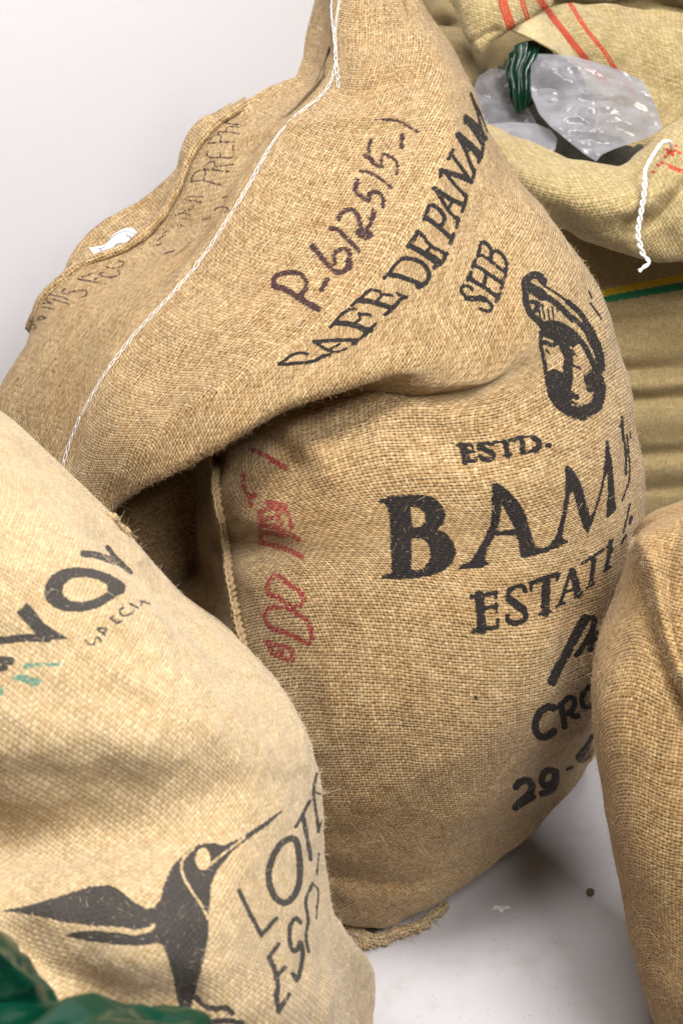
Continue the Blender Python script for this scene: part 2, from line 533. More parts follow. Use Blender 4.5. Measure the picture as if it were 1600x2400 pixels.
def draw(pr, org, items):
    """items: ('s', width, points) strokes, ('p', points) filled, ('c', points) cut out, in the tracing grid org=(x, y, scale)"""
    ox, oy, sc = org
    for it in items:
        sub = it[0] in ('c', 'cs')
        pts = np.array(it[-1], float) / sc + (ox, oy)
        if it[0] in ('s', 'cs'): pr.stroke(pts, it[1] / sc, sub)
        else: pr.poly(pts, sub, smooth=len(it) > 2)

panel_k, panel_m, body_k, body_r = Print(), Print(), Print(), Print()
A1 = (630, 660, 6.272); A2 = (780, 500, 6.272); A3 = (940, 200, 5.88); A4 = (620, 420, 5.2267); A5 = (820, 260, 8.711)
A6 = (60, 560, 5.2267); A7 = (340, 260, 5.2267); A8 = (560, 980, 3.918); B1 = (1060, 540, 9.8); B2 = (1040, 1000, 5.6)
B3 = (1080, 1260, 3.92); B4 = (380, 1880, 4.523); B5 = (1400, 900, 5.879); C3 = (1150, 1350, 3.484); C4 = (800, 800, 1.96)
C6 = (600, 250, 2.613); D4 = (0, 1150, 3.92); F2 = (500, 1800, 3.92); G7 = (1180, 600, 3.359); H1 = (0, 2000, 3.136)
S = 's'
# CAFE DE PANAMA
draw(panel_k, A1, [
 (S, 48, [(570,1060),(450,1050),(350,1070),(270,1130),(180,1190),(140,1215)]), (S, 56, [(140,1215),(260,1215),(400,1200),(550,1190),(680,1160),(790,1100),(890,1080)]),
 (S, 62, [(660,885),(850,870),(1050,860),(1280,860)]), (S, 52, [(1230,920),(1340,840),(1440,740)]), (S, 52, [(680,890),(780,960),(870,1010),(950,1040)]),
 (S, 40, [(900,990),(1040,920)]), (S, 36, [(950,1035),(1050,1020),(1140,980)]),
 (S, 56, [(900,670),(1000,560),(1100,460),(1170,410)]), (S, 42, [(1170,405),(1275,400)]), (S, 88, [(1000,610),(1150,620),(1300,660),(1430,710),(1500,710)]),
 (S, 52, [(1260,620),(1330,550),(1330,470)]), (S, 52, [(1325,485),(1420,478),(1500,495)]), (S, 56, [(1390,790),(1480,720),(1568,620)])])
draw(panel_k, A2, [
 (S, 56, [(280,1350),(400,1260),(500,1160),(560,1120)]), (S, 46, [(560,1125),(690,1145)]), (S, 84, [(370,1280),(550,1300),(700,1340),(860,1390)]),
 (S, 46, [(640,1290),(730,1200)]), (S, 46, [(690,1180),(870,1210)]), (S, 66, [(770,1490),(880,1390),(980,1280),(1060,1230)]), (S, 52, [(940,1180),(1080,1240)]),
 (S, 56, [(750,950),(850,840),(930,740),(1020,660)]), (S, 72, [(1020,665),(1120,665),(1230,690),(1330,750),(1400,850),(1410,940),(1370,1010),(1290,1070),(1240,1080)]),
 (S, 76, [(820,900),(950,920),(1100,970),(1270,1030)]), (S, 56, [(1220,1030),(1250,1090)]),
 (S, 74, [(1100,490),(1170,400),(1240,280)]), (S, 66, [(1240,265),(1350,360)]), (S, 88, [(1130,480),(1250,540),(1400,640),(1540,740)]),
 (S, 56, [(1380,560),(1440,480)]), (S, 56, [(1360,400),(1500,530)])])
draw(panel_k, C6, [(S, 27, [(1085,985),(1130,960),(1165,900)]), (S, 23, [(1105,870),(1165,905)]), (S, 34, [(1060,905),(1130,955)])])
draw(panel_k, A3, [
 (S, 56, [(310,1850),(350,1750),(390,1660),(450,1650)]), (S, 64, [(450,1655),(530,1720),(590,1820),(580,1900),(540,1930)]),
 (S, 70, [(330,1810),(450,1900),(560,1990),(690,2110)]), (S, 56, [(670,2180),(700,2120),(720,2050)]),
 (S, 74, [(450,1420),(560,1490),(700,1580),(860,1650)]), (S, 54, [(480,1450),(570,1600),(660,1740),(770,1850)]), (S, 46, [(650,1690),(710,1590)]),
 (S, 52, [(760,1960),(790,1830)]), (S, 56, [(840,1740),(890,1570),(880,1500)]),
 (S, 52, [(620,1220),(720,1350),(830,1470),(880,1530)]), (S, 56, [(530,1260),(560,1160)]), (S, 80, [(550,1180),(700,1220),(850,1270),(960,1330)]),
 (S, 56, [(960,1330),(860,1180),(770,1060),(700,960)]), (S, 56, [(650,1010),(710,890)]),
 (S, 104, [(790,690),(900,790),(1000,880),(1080,980)]), (S, 54, [(800,740),(880,900),(940,1050),(990,1180)]), (S, 52, [(990,1270),(1010,1160)]),
 (S, 52, [(1060,1060),(1110,930),(1130,800)]), (S, 42, [(910,920),(960,850)]),
 (S, 90, [(890,450),(960,500),(1060,600),(1150,730)]), (S, 52, [(900,500),(990,620),(1070,740),(1120,820)]), (S, 44, [(955,110),(1000,240),(1060,420),(1100,580)]),
 (S, 34, [(960,150),(1060,330),(1130,480),(1185,640)]), (S, 56, [(890,420),(880,520)])])
# SHB
draw(panel_k, B1, [
 (S, 88, [(460,1370),(370,1290),(260,1270),(200,1360),(230,1450),(320,1530)]), (S, 145, [(330,1550),(480,1570),(640,1560),(740,1590)]),
 (S, 88, [(760,1590),(880,1680),(900,1780),(830,1850),(720,1840),(600,1790)]),
 (S, 104, [(370,1080),(520,1180),(700,1290),(880,1420),(1040,1530)]), (S, 92, [(350,1160),(420,960)]), (S, 94, [(1000,1640),(1080,1440)]),
 (S, 94, [(480,800),(640,870),(800,980),(960,1090),(1130,1220)]), (S, 84, [(450,850),(530,670)]), (S, 84, [(1110,1350),(1170,1140)]), (S, 92, [(730,1250),(770,1010)]),
 (S, 80, [(590,520),(750,620),(900,730),(1050,850),(1190,950)]), (S, 94, [(580,590),(620,420),(660,290),(720,260)]), (S, 94, [(720,265),(820,350),(890,470),(870,600)]),
 (S, 88, [(930,500),(1010,470),(1110,530),(1190,640),(1240,780),(1230,920),(1200,1060)]), (S, 46, [(930,520),(890,700)])])
# coffee bean emblem
bean = [
 (S, 66, [(170,260),(170,200),(220,155),(280,160),(310,200)]), (S, 90, [(200,250),(260,280),(300,310)]), (S, 54, [(170,290),(175,370),(210,450),(300,540)]),
 (S, 52, [(300,310),(380,350),(460,420),(540,500)]), (S, 16, [(270,390),(290,500)]), (S, 16, [(300,380),(320,500)]), (S, 16, [(345,420),(362,510)]), (S, 40, [(220,360),(270,380),(250,430)]),
 (S, 14, [(380,400),(390,500)]), (S, 14, [(410,380),(420,440)]),
 (S, 22, [(310,230),(420,300),(500,360)]), (S, 46, [(500,360),(590,440),(660,540),(720,650),(760,760),(770,880)]), (S, 40, [(540,480),(620,560),(670,630)]), (S, 66, [(680,640),(740,760),(765,890)]),
 (S, 46, [(300,560),(350,530),(440,540),(540,600),(620,690),(680,800),(730,920)]), (S, 34, [(290,600),(290,700),(310,800),(330,900),(340,1000)]),
 (S, 94, [(370,980),(390,1080),(440,1160),(530,1220),(620,1250)]), (S, 100, [(620,1230),(720,1180),(750,1100),(745,1000),(710,930)]),
 (S, 110, [(340,590),(420,620),(500,650)]), (S, 78, [(450,650),(480,730),(510,800),(500,880),(510,960),(490,1060),(500,1150)]), (S, 140, [(400,960),(430,1020),(450,1080)]),
 (S, 50, [(510,1080),(570,1110)]), (S, 70, [(660,960),(680,1040)]), (S, 40, [(320,680),(380,700),(420,680)]), (S, 40, [(540,700),(590,660)]), (S, 24, [(520,850),(600,890)]),
 (S, 18, [(540,740),(570,790)]), (S, 18, [(330,740),(360,770)]), (S, 18, [(540,1150),(600,1190)]),
 (S, 20, [(670,280),(690,330)]), (S, 18, [(680,370),(730,440),(770,500)])]
draw(panel_k, G7, bean); draw(body_k, G7, bean)
# ESTD.
draw(body_k, B2, [
 (S, 84, [(225,240),(280,470)]), (S, 46, [(170,245),(370,235)]), (S, 46, [(270,330),(385,330)]), (S, 56, [(250,470),(420,440)]), (S, 30, [(370,235),(375,285)]), (S, 34, [(415,400),(420,450)]), (S, 30, [(300,250),(330,440)]),
 (S, 54, [(610,230),(540,215),(460,240),(455,290)]), (S, 78, [(470,280),(560,310),(630,345)]), (S, 68, [(635,345),(645,400),(580,435),(490,420),(470,385)]),
 (S, 42, [(640,210),(780,190),(930,165)]), (S, 34, [(655,210),(645,250)]), (S, 34, [(925,165),(925,205)]), (S, 84, [(800,200),(840,380)]), (S, 36, [(775,385),(900,365)]),
 (S, 82, [(1010,150),(1040,340)]), (S, 40, [(950,150),(1100,128),(1210,150)]), (S, 82, [(1180,150),(1245,210),(1235,270),(1170,310)]), (S, 46, [(1200,310),(1120,332),(1000,345)]), (S, 70, [(1352,250),(1385,246)])])
# BAMBITO
draw(body_k, C4, [
 ('p', [(165,735),(215,712),(300,703),(370,703),(430,720),(468,760),(478,800),(470,840),(440,862),(480,880),(515,920),(527,970),(510,1020),(470,1055),(410,1078),(330,1090),(250,1094),(180,1092),(185,1078),(225,1062),(228,1000),(222,880),(218,800),(205,750),(180,745)]),
 ('c', [(318,762),(350,765),(378,785),(386,820),(368,848),(328,855),(320,800)]), ('c', [(322,905),(368,905),(400,935),(406,990),(385,1035),(345,1055),(322,1045)]),
 ('p', [(690,650),(712,650),(740,665),(790,710),(830,760),(850,810),(870,880),(888,930),(905,950),(950,948),(955,965),(885,985),(822,998),(820,985),(812,930),(800,893),(705,893),(672,950),(660,1005),(680,1022),(640,1040),(535,1048),(540,1030),(590,1012),(640,930),(680,850),(690,780),(688,720)]),
 ('c', [(735,745),(795,862),(716,872),(728,820)]),
 ('p', [(1020,568),(1040,570),(1075,605),(1105,670),(1125,740),(1140,805),(1155,780),(1175,720),(1195,640),(1205,560),(1212,455),(1222,455),(1240,540),(1250,640),(1255,740),(1265,770),(1250,785),(1215,818),(1214,790),(1220,700),(1220,610),(1214,610),(1200,680),(1175,760),(1150,840),(1130,885),(1110,860),(1085,780),(1062,690),(1050,700),(1038,770),(1022,850),(1015,905),(1045,918),(990,950),(930,967),(885,985),(890,965),(950,938),(985,890),(1010,800),(1025,700),(1028,620)])])
draw(body_k, B5, [
 (S, 42, [(335,460),(345,700),(380,900),(385,1250)]), (S, 28, [(300,590),(340,470)]), (S, 28, [(400,700),(420,900),(435,1100),(430,1330),(380,1480),(335,1610)]), (S, 22, [(440,650),(450,750)]),
 (S, 30, [(440,1650),(400,1850),(350,2050)]), (S, 46, [(460,1830),(440,1920)]), (S, 36, [(390,2080),(320,2200)])])
# ESTATE, script, CRO, 29
draw(body_k, B3, [
 (S, 88, [(165,530),(190,850)]), (S, 42, [(90,545),(320,505)]), (S, 42, [(180,660),(320,625)]), (S, 46, [(110,865),(330,820)]), (S, 32, [(315,505),(320,555)]), (S, 24, [(325,600),(330,690)]), (S, 32, [(335,750),(335,820)]),
 (S, 46, [(590,490),(570,450),(500,450),(440,490),(430,550)]), (S, 80, [(440,560),(500,610),(570,660)]), (S, 52, [(580,670),(590,740),(530,780),(440,775),(425,720)]),
 (S, 46, [(640,420),(760,375),(890,335)]), (S, 32, [(640,420),(640,480)]), (S, 32, [(890,335),(880,390)]), (S, 82, [(780,390),(770,690)]), (S, 28, [(715,705),(820,680)]),
 (S, 36, [(1010,300),(960,450),(910,610)]), (S, 70, [(1020,310),(1050,420),(1075,525)]), (S, 32, [(960,500),(1060,470)]), (S, 28, [(870,635),(950,605)]), (S, 28, [(1040,555),(1110,500)]),
 (S, 32, [(1110,240),(1200,180),(1310,110)]), (S, 46, [(1220,190),(1190,440)]), (S, 24, [(1150,465),(1220,425)]),
 (S, 42, [(1370,40),(1330,300)]), (S, 28, [(1340,90),(1390,20)]), (S, 28, [(1345,160),(1390,110)]), (S, 28, [(1310,310),(1370,270)]),
 (S, 90, [(835,1320),(900,1180),(980,1040),(1060,880),(1135,745)]), (S, 54, [(1140,740),(1220,745),(1200,850),(1130,980),(1060,1080)]), (S, 56, [(1180,1030),(1200,920),(1260,880),(1230,990),(1190,1030)]), (S, 50, [(1260,960),(1330,870),(1400,710)]),
 (S, 22, [(132,1455),(135,1490)])])
draw(body_k, C3, [
 (S, 64, [(510,1075),(460,1070),(390,1130),(360,1220),(385,1300),(440,1315),(510,1270)]), (S, 52, [(570,1050),(600,1230)]), (S, 46, [(560,1060),(640,990),(680,1010),(670,1080),(610,1130)]), (S, 46, [(630,1120),(690,1150),(710,1140)]),
 (S, 46, [(850,880),(780,920),(740,1000),(760,1070),(820,1060)]),
 (S, 62, [(205,1720),(240,1680),(305,1675),(335,1720),(300,1790),(235,1850),(200,1890)]), (S, 52, [(200,1890),(345,1805)]), (S, 58, [(410,1680),(430,1610),(490,1585),(525,1620),(500,1690),(430,1710)]), (S, 58, [(530,1600),(525,1690),(480,1755),(415,1778)]),
 (S, 28, [(620,1580),(660,1560)]), (S, 100, [(740,1480),(800,1410),(850,1330)])])
# brown marker, P-6/25/5-)
draw(panel_m, A4, [
 (S, 82, [(110,1310),(250,1350),(400,1440),(540,1530),(660,1590)]), (S, 66, [(110,1290),(130,1200),(250,1150),(400,1150),(490,1220),(510,1320),(460,1410)]), (S, 74, [(770,1230),(690,1350)]),
 (S, 74, [(580,820),(650,900),(720,980),(800,1070),(880,1140),(980,1120),(1050,1050),(1010,1000)]), (S, 66, [(860,1030),(850,920),(940,860),(1030,880),(1040,980),(1020,1080)]),
 (S, 66, [(800,600),(900,620),(1010,730),(1150,870)]), (S, 68, [(900,490),(950,410),(1060,370),(1130,440),(1170,540),(1190,640)]), (S, 96, [(1150,650),(1230,700),(1290,680)]), (S, 68, [(1260,620),(1310,500),(1340,390)]),
 (S, 68, [(1140,20),(1110,130),(1180,210),(1270,260)]), (S, 62, [(1290,240),(1280,180),(1370,160),(1450,230),(1450,330)])])
draw(panel_m, A5, [
 (S, 80, [(200,1220),(400,1260),(600,1370),(860,1570)]), (S, 90, [(430,590),(390,720),(390,830)]), (S, 104, [(310,920),(420,970),(480,1060)]), (S, 88, [(480,1080),(640,1150)]), (S, 70, [(660,1140),(640,1000),(660,930)]),
 (S, 78, [(690,880),(830,930),(930,1030),(970,1150),(950,1290)]), (S, 108, [(1060,500),(1050,580)]), (S, 108, [(1050,680),(1050,740)]), (S, 28, [(500,190),(700,170)]), (S, 64, [(700,175),(900,190),(1100,260),(1250,350),(1380,420)])])
# faint handwriting along the hem
for org, w, L in ((A6, 25, [
 [(640,490),(800,520),(1000,550)], [(690,470),(800,425)], [(850,500),(890,470)], [(890,430),(960,460),(1080,465),(1160,420),(1130,390)], [(890,430),(980,400)],
 [(990,340),(1060,360),(1140,350),(1210,300),(1180,275),(1110,290)], [(990,340),(1060,320)], [(490,610),(450,640),(500,680),(560,650),(680,630),(760,650),(740,690),(660,720)],
 [(280,680),(400,700),(520,740)], [(240,720),(380,750),(540,800)], [(230,740),(330,790)], [(130,850),(200,790),(320,790)], [(200,830),(340,860)], [(240,960),(200,940),(140,1000),(250,970)], [(100,1040),(130,1090),(80,1110)]]),
 (A7, 24, [
 [(560,870),(700,850),(820,880),(950,915)], [(560,870),(590,800),(620,750),(720,720)], [(740,720),(735,790),(710,850)], [(720,710),(800,620),(860,630),(850,690),(830,710)], [(730,715),(900,730),(1030,745)],
 [(850,690),(960,670),(1080,655)], [(760,550),(800,570),(950,570),(1080,575)], [(760,550),(765,480)], [(920,570),(920,520)], [(1080,570),(1075,430)], [(765,400),(900,385),(1100,375)],
 [(770,400),(800,340),(880,290),(925,300),(920,385)], [(880,260),(1040,260),(1160,280)], [(990,250),(1010,200),(1080,190),(1150,200)], [(980,150),(1020,110)], [(1000,150),(1210,175)],
 [(530,1050),(710,1050)], [(480,1080),(570,1105)], [(600,1100),(710,1120)], [(600,1160),(580,1200),(480,1220)], [(370,1285),(450,1250),(550,1275)], [(460,1320),(560,1325)],
 [(310,1415),(400,1410),(470,1400)], [(220,1500),(300,1460)], [(150,1590),(230,1530),(330,1520)], [(130,1650),(220,1620)], [(20,1740),(80,1740)],
 [(850,1220),(900,1180),(970,1180),(1020,1200),(980,1250)], [(700,1340),(800,1300)], [(550,1480),(680,1450)], [(390,1600),(470,1550),(530,1580),(530,1620),(430,1670),(330,1720),(230,1750)], [(950,1065),(1010,1050)]])):
    for l in L: panel_m.stroke([(org[0] + x / org[2], org[1] + y / org[2]) for x, y in l], w * 1.0 / org[2], strength=0.86)
# red brushed lot number
draw(body_r, A8, [(S, 54, l) for l in [
 [(110,280),(240,345),(330,400),(440,465)], [(40,520),(45,640),(100,720),(150,710)], [(100,720),(110,800)], [(190,870),(200,1000),(200,1120)], [(190,860),(350,830),(450,880),(480,1000)], [(210,930),(300,920)],
 [(190,990),(330,1000),(440,1050),(550,1120)], [(190,1140),(330,1170),(450,1210),(580,1270)], [(350,870),(380,1000)], [(250,1050),(430,1080)], [(250,770),(440,810)],
 [(330,1450),(270,1510),(270,1610),(350,1640),(420,1690),(500,1730),(590,1690),(580,1620),(520,1560),(450,1520),(380,1460),(330,1450)],
 [(380,1740),(290,1740),(240,1810),(290,1920),(400,1960),(520,2010),(660,2070),(660,1960),(630,1860),(540,1800),(440,1740)],
 [(250,2050),(330,2080),(480,2120)], [(280,2090),(300,2150),(480,2230)], [(490,2130),(490,2210)], [(380,2100),(390,2190)]]])
# print of the pale sack
pale_k, pale_g = Print(), Print()
draw(pale_k, D4, [
 ('p', [(410,960),(410,880),(470,780),(570,720),(700,700),(850,715),(1000,760),(1120,830),(1165,880),(1140,940),(1020,1010),(900,1080),(760,1115),(620,1115),(500,1080),(430,1020)]),
 ('c', [(575,930),(590,860),(660,810),(780,795),(900,815),(990,870),(985,930),(900,985),(780,1020),(660,1015),(600,975)]),
 ('p', [(150,1120),(250,1030),(300,1070),(400,1210),(520,1290),(640,1365),(440,1375),(340,1325),(260,1240)]), (S, 76, [(-260,1392),(100,1368),(250,1352),(440,1358)]),
 (S, 68, [(770,580),(880,590),(1050,650)]), (S, 50, [(1060,650),(1130,690),(1200,750)]), (S, 46, [(990,520),(1060,610),(1130,680)]),
 (S, 20, [(930,1388),(915,1355),(888,1352),(872,1375),(866,1402),(840,1414),(808,1402),(790,1372)]), (S, 22, [(890,1270),(970,1330)]), (S, 20, [(900,1265),(980,1270),(960,1300),(930,1300)]),
 (S, 22, [(1010,1170),(1080,1220)]), (S, 20, [(1010,1170),(1045,1150)]), (S, 20, [(1045,1198),(1078,1180)]), (S, 20, [(1080,1225),(1120,1190)]), (S, 22, [(1140,1070),(1100,1100),(1130,1150),(1190,1140),(1230,1110)]),
 (S, 22, [(1200,1040),(1270,1080)]), (S, 18, [(1280,1010),(1380,1040)]), (S, 18, [(1290,1060),(1330,1010)]),
 (S, 80, [(-130,1550),(0,1555),(100,1565)]), (S, 60, [(-130,1660),(0,1640),(50,1625)])])
draw(pale_g, D4, [('p', [(230,1590),(290,1575),(580,1580),(570,1610),(420,1620),(210,1645),(205,1635)]), ('p', [(80,1725),(200,1680),(400,1740),(390,1760),(320,1800),(180,1750)]), ('p', [(-60,1730),(0,1780),(60,1850),(40,1885),(-60,1890)])])
pale_k.poly([(-10,2136),(64,2123),(143,2099),(210,2078),(255,2073),(281,2085),(316,2115),(344,2129),(360,2128),(380,2150),(365,2200),(352,2172),(325,2180),(287,2174),(207,2169),(147,2161),(105,2151),(48,2140)])
pale_k.poly([(344,2129),(360,2128),(376,2108),(383,2078),(391,2057),(404,2030),(424,2008),(446,1988),(468,1979),(502,1974),(524,1982),(568,1961),(601,1939),(674,1889),(634,1930),(579,1969),(546,1996),(513,2035),(502,2055),(495,2079),(490,2143),(488,2200),(479,2245),(468,2289),(457,2329),(446,2372),(422,2372),(415,2340),(404,2285),(393,2245),(380,2214),(370,2209),(348,2214),(350,2180)])
pale_k.poly([(372,2165),(372,2210),(348,2214),(319,2217),(271,2214),(207,2206),(147,2193),(179,2183),(223,2180),(271,2185),(316,2192),(344,2184),(358,2172)])
pale_k.stroke([(363,2166),(350,2180),(320,2187),(271,2180),(207,2175),(160,2168)], 7, sub=True)
pale_k.poly([(476 + 17 * math.cos(a), 2013 + 26 * math.sin(a)) for a in np.linspace(0, 6.28, 24, endpoint=False)], sub=True)
draw(pale_k, B4, [('cs', 24, [(330,500),(230,590),(205,700),(240,820),(320,950),(420,1100),(490,1240)]), ('cs', 22, [(500,670),(620,570),(740,480),(880,370)]),
 (S, 66, [(360,2070),(430,2150),(560,2190),(680,2180),(740,2235)]), (S, 60, [(480,2330),(700,2320),(850,2340)]), (S, 50, [(810,930),(900,1120),(1050,1410)]), (S, 50, [(1050,1415),(1210,1230)])])
draw(pale_k, F2, [(S, 64, [(720,645),(640,680),(560,790),(515,920),(515,1060),(570,1190),(650,1240),(720,1200),(775,1100),(795,950),(780,750),(755,665),(720,645)]),
 (S, 34, [(755,545),(820,430),(885,300)]), (S, 44, [(820,430),(860,640),(895,840)]), (S, 30, [(950,50),(920,210),(950,450),(965,590)]), (S, 25, [(920,210),(980,240)]), (S, 25, [(960,580),(1000,480)]),
 (S, 51, [(510,1740),(560,1850),(590,2000),(580,2100),(600,2230)]), (S, 44, [(510,1740),(600,1620)]), (S, 41, [(570,1930),(660,1830)]), (S, 44, [(600,2240),(695,2080)]),
 (S, 44, [(800,1420),(760,1380),(710,1440),(700,1560),(730,1680),(760,1680),(800,1600),(820,1700),(800,1850),(765,1950),(730,1890)]),
 (S, 34, [(910,1060),(850,1220),(870,1400),(850,1550),(875,1690)]), (S, 23, [(910,1060),(960,1120),(950,1300),(945,1380)]), (S, 21, [(970,780),(950,980)])])
# woven stripes of the yellow sacks
yel_r, yel_g, yel_y = Print(), Print(), Print()
for off, w in ((-7, 5), (0, 6), (7, 5)):
    yel_r.stroke([(1262 + off, 0), (1278 + off, 22), (1310 + off, 65), (1350 + off, 115), (1385 + off, 158), (1420 + off, 200)], w)
for off, w in ((-3, 5), (4, 4.5)):
    yel_r.stroke([(1325 + off, -4), (1338 + off, 17), (1375 + off, 75), (1412 + off, 120), (1440 + off, 162), (1480 + off, 215)], w)
for off in (-8, 0, 8):
    yel_r.stroke([(1165 + off, -40), (1182 + off, 30), (1201 + off, 75)], 6.5)
for off in (-3, 4):
    yel_r.stroke([(1210 + off, -40), (1226 + off, 25), (1240 + off, 60)], 5)
for i in range(9):
    yel_r.stroke([(1558 + i * 10, 385 + i * 3.6), (1563 + i * 10, 386.5 + i * 3.6)], 5)
    yel_r.stroke([(1568 + i * 10, 394 + i * 3.9), (1573 + i * 10, 395.5 + i * 3.9)], 5)
for p in ((1564,360),(1572,357),(1580,354),(1582,343),(1574,364),(1590,358),(1562,352),(1557,368),(1549,382),(1540,388),(1529,404)):
    yel_r.stroke([p, (p[0] + 3, p[1] + 1)], 7)
yel_y.stroke([(1200, 730), (1394, 691), (1500, 670), (1598, 651), (1740, 622)], 16)
yel_g.stroke([(1200, 745), (1394, 706), (1500, 687), (1598, 671), (1740, 645)], 18)
for p in (panel_k, panel_m, body_k, body_r, pale_k, pale_g): p.soft(1)
# ------------------------------------------------------------------ floor and wall
me = mesh_from(np.array([[-3, -2, 0], [3.5, -2, 0], [3.5, 4, 0], [-3, 4, 0.0]]), np.array([[0, 1, 2, 3]]), False)
tag(new_obj("floor", me, mat=floor_mat()), kind="structure")
# the wall runs away from the camera to the right, behind every sack
wa = np.array([-2.6, 0.62]); wb = np.array([3.2, 4.55])
nrm = np.array([-(wb - wa)[1], (wb - wa)[0]]); nrm /= np.linalg.norm(nrm)
v = []
for zz in (0.0, 2.9):
    for p in (wa, wb, wb + nrm * 0.12, wa + nrm * 0.12): v.append([p[0], p[1], zz])
me = mesh_from(np.array(v), np.array([[0, 1, 5, 4], [1, 2, 6, 5], [2, 3, 7, 6], [3, 0, 4, 7], [4, 5, 6, 7]]), False)
tag(new_obj("wall", me, mat=wall_mat()), kind="structure")

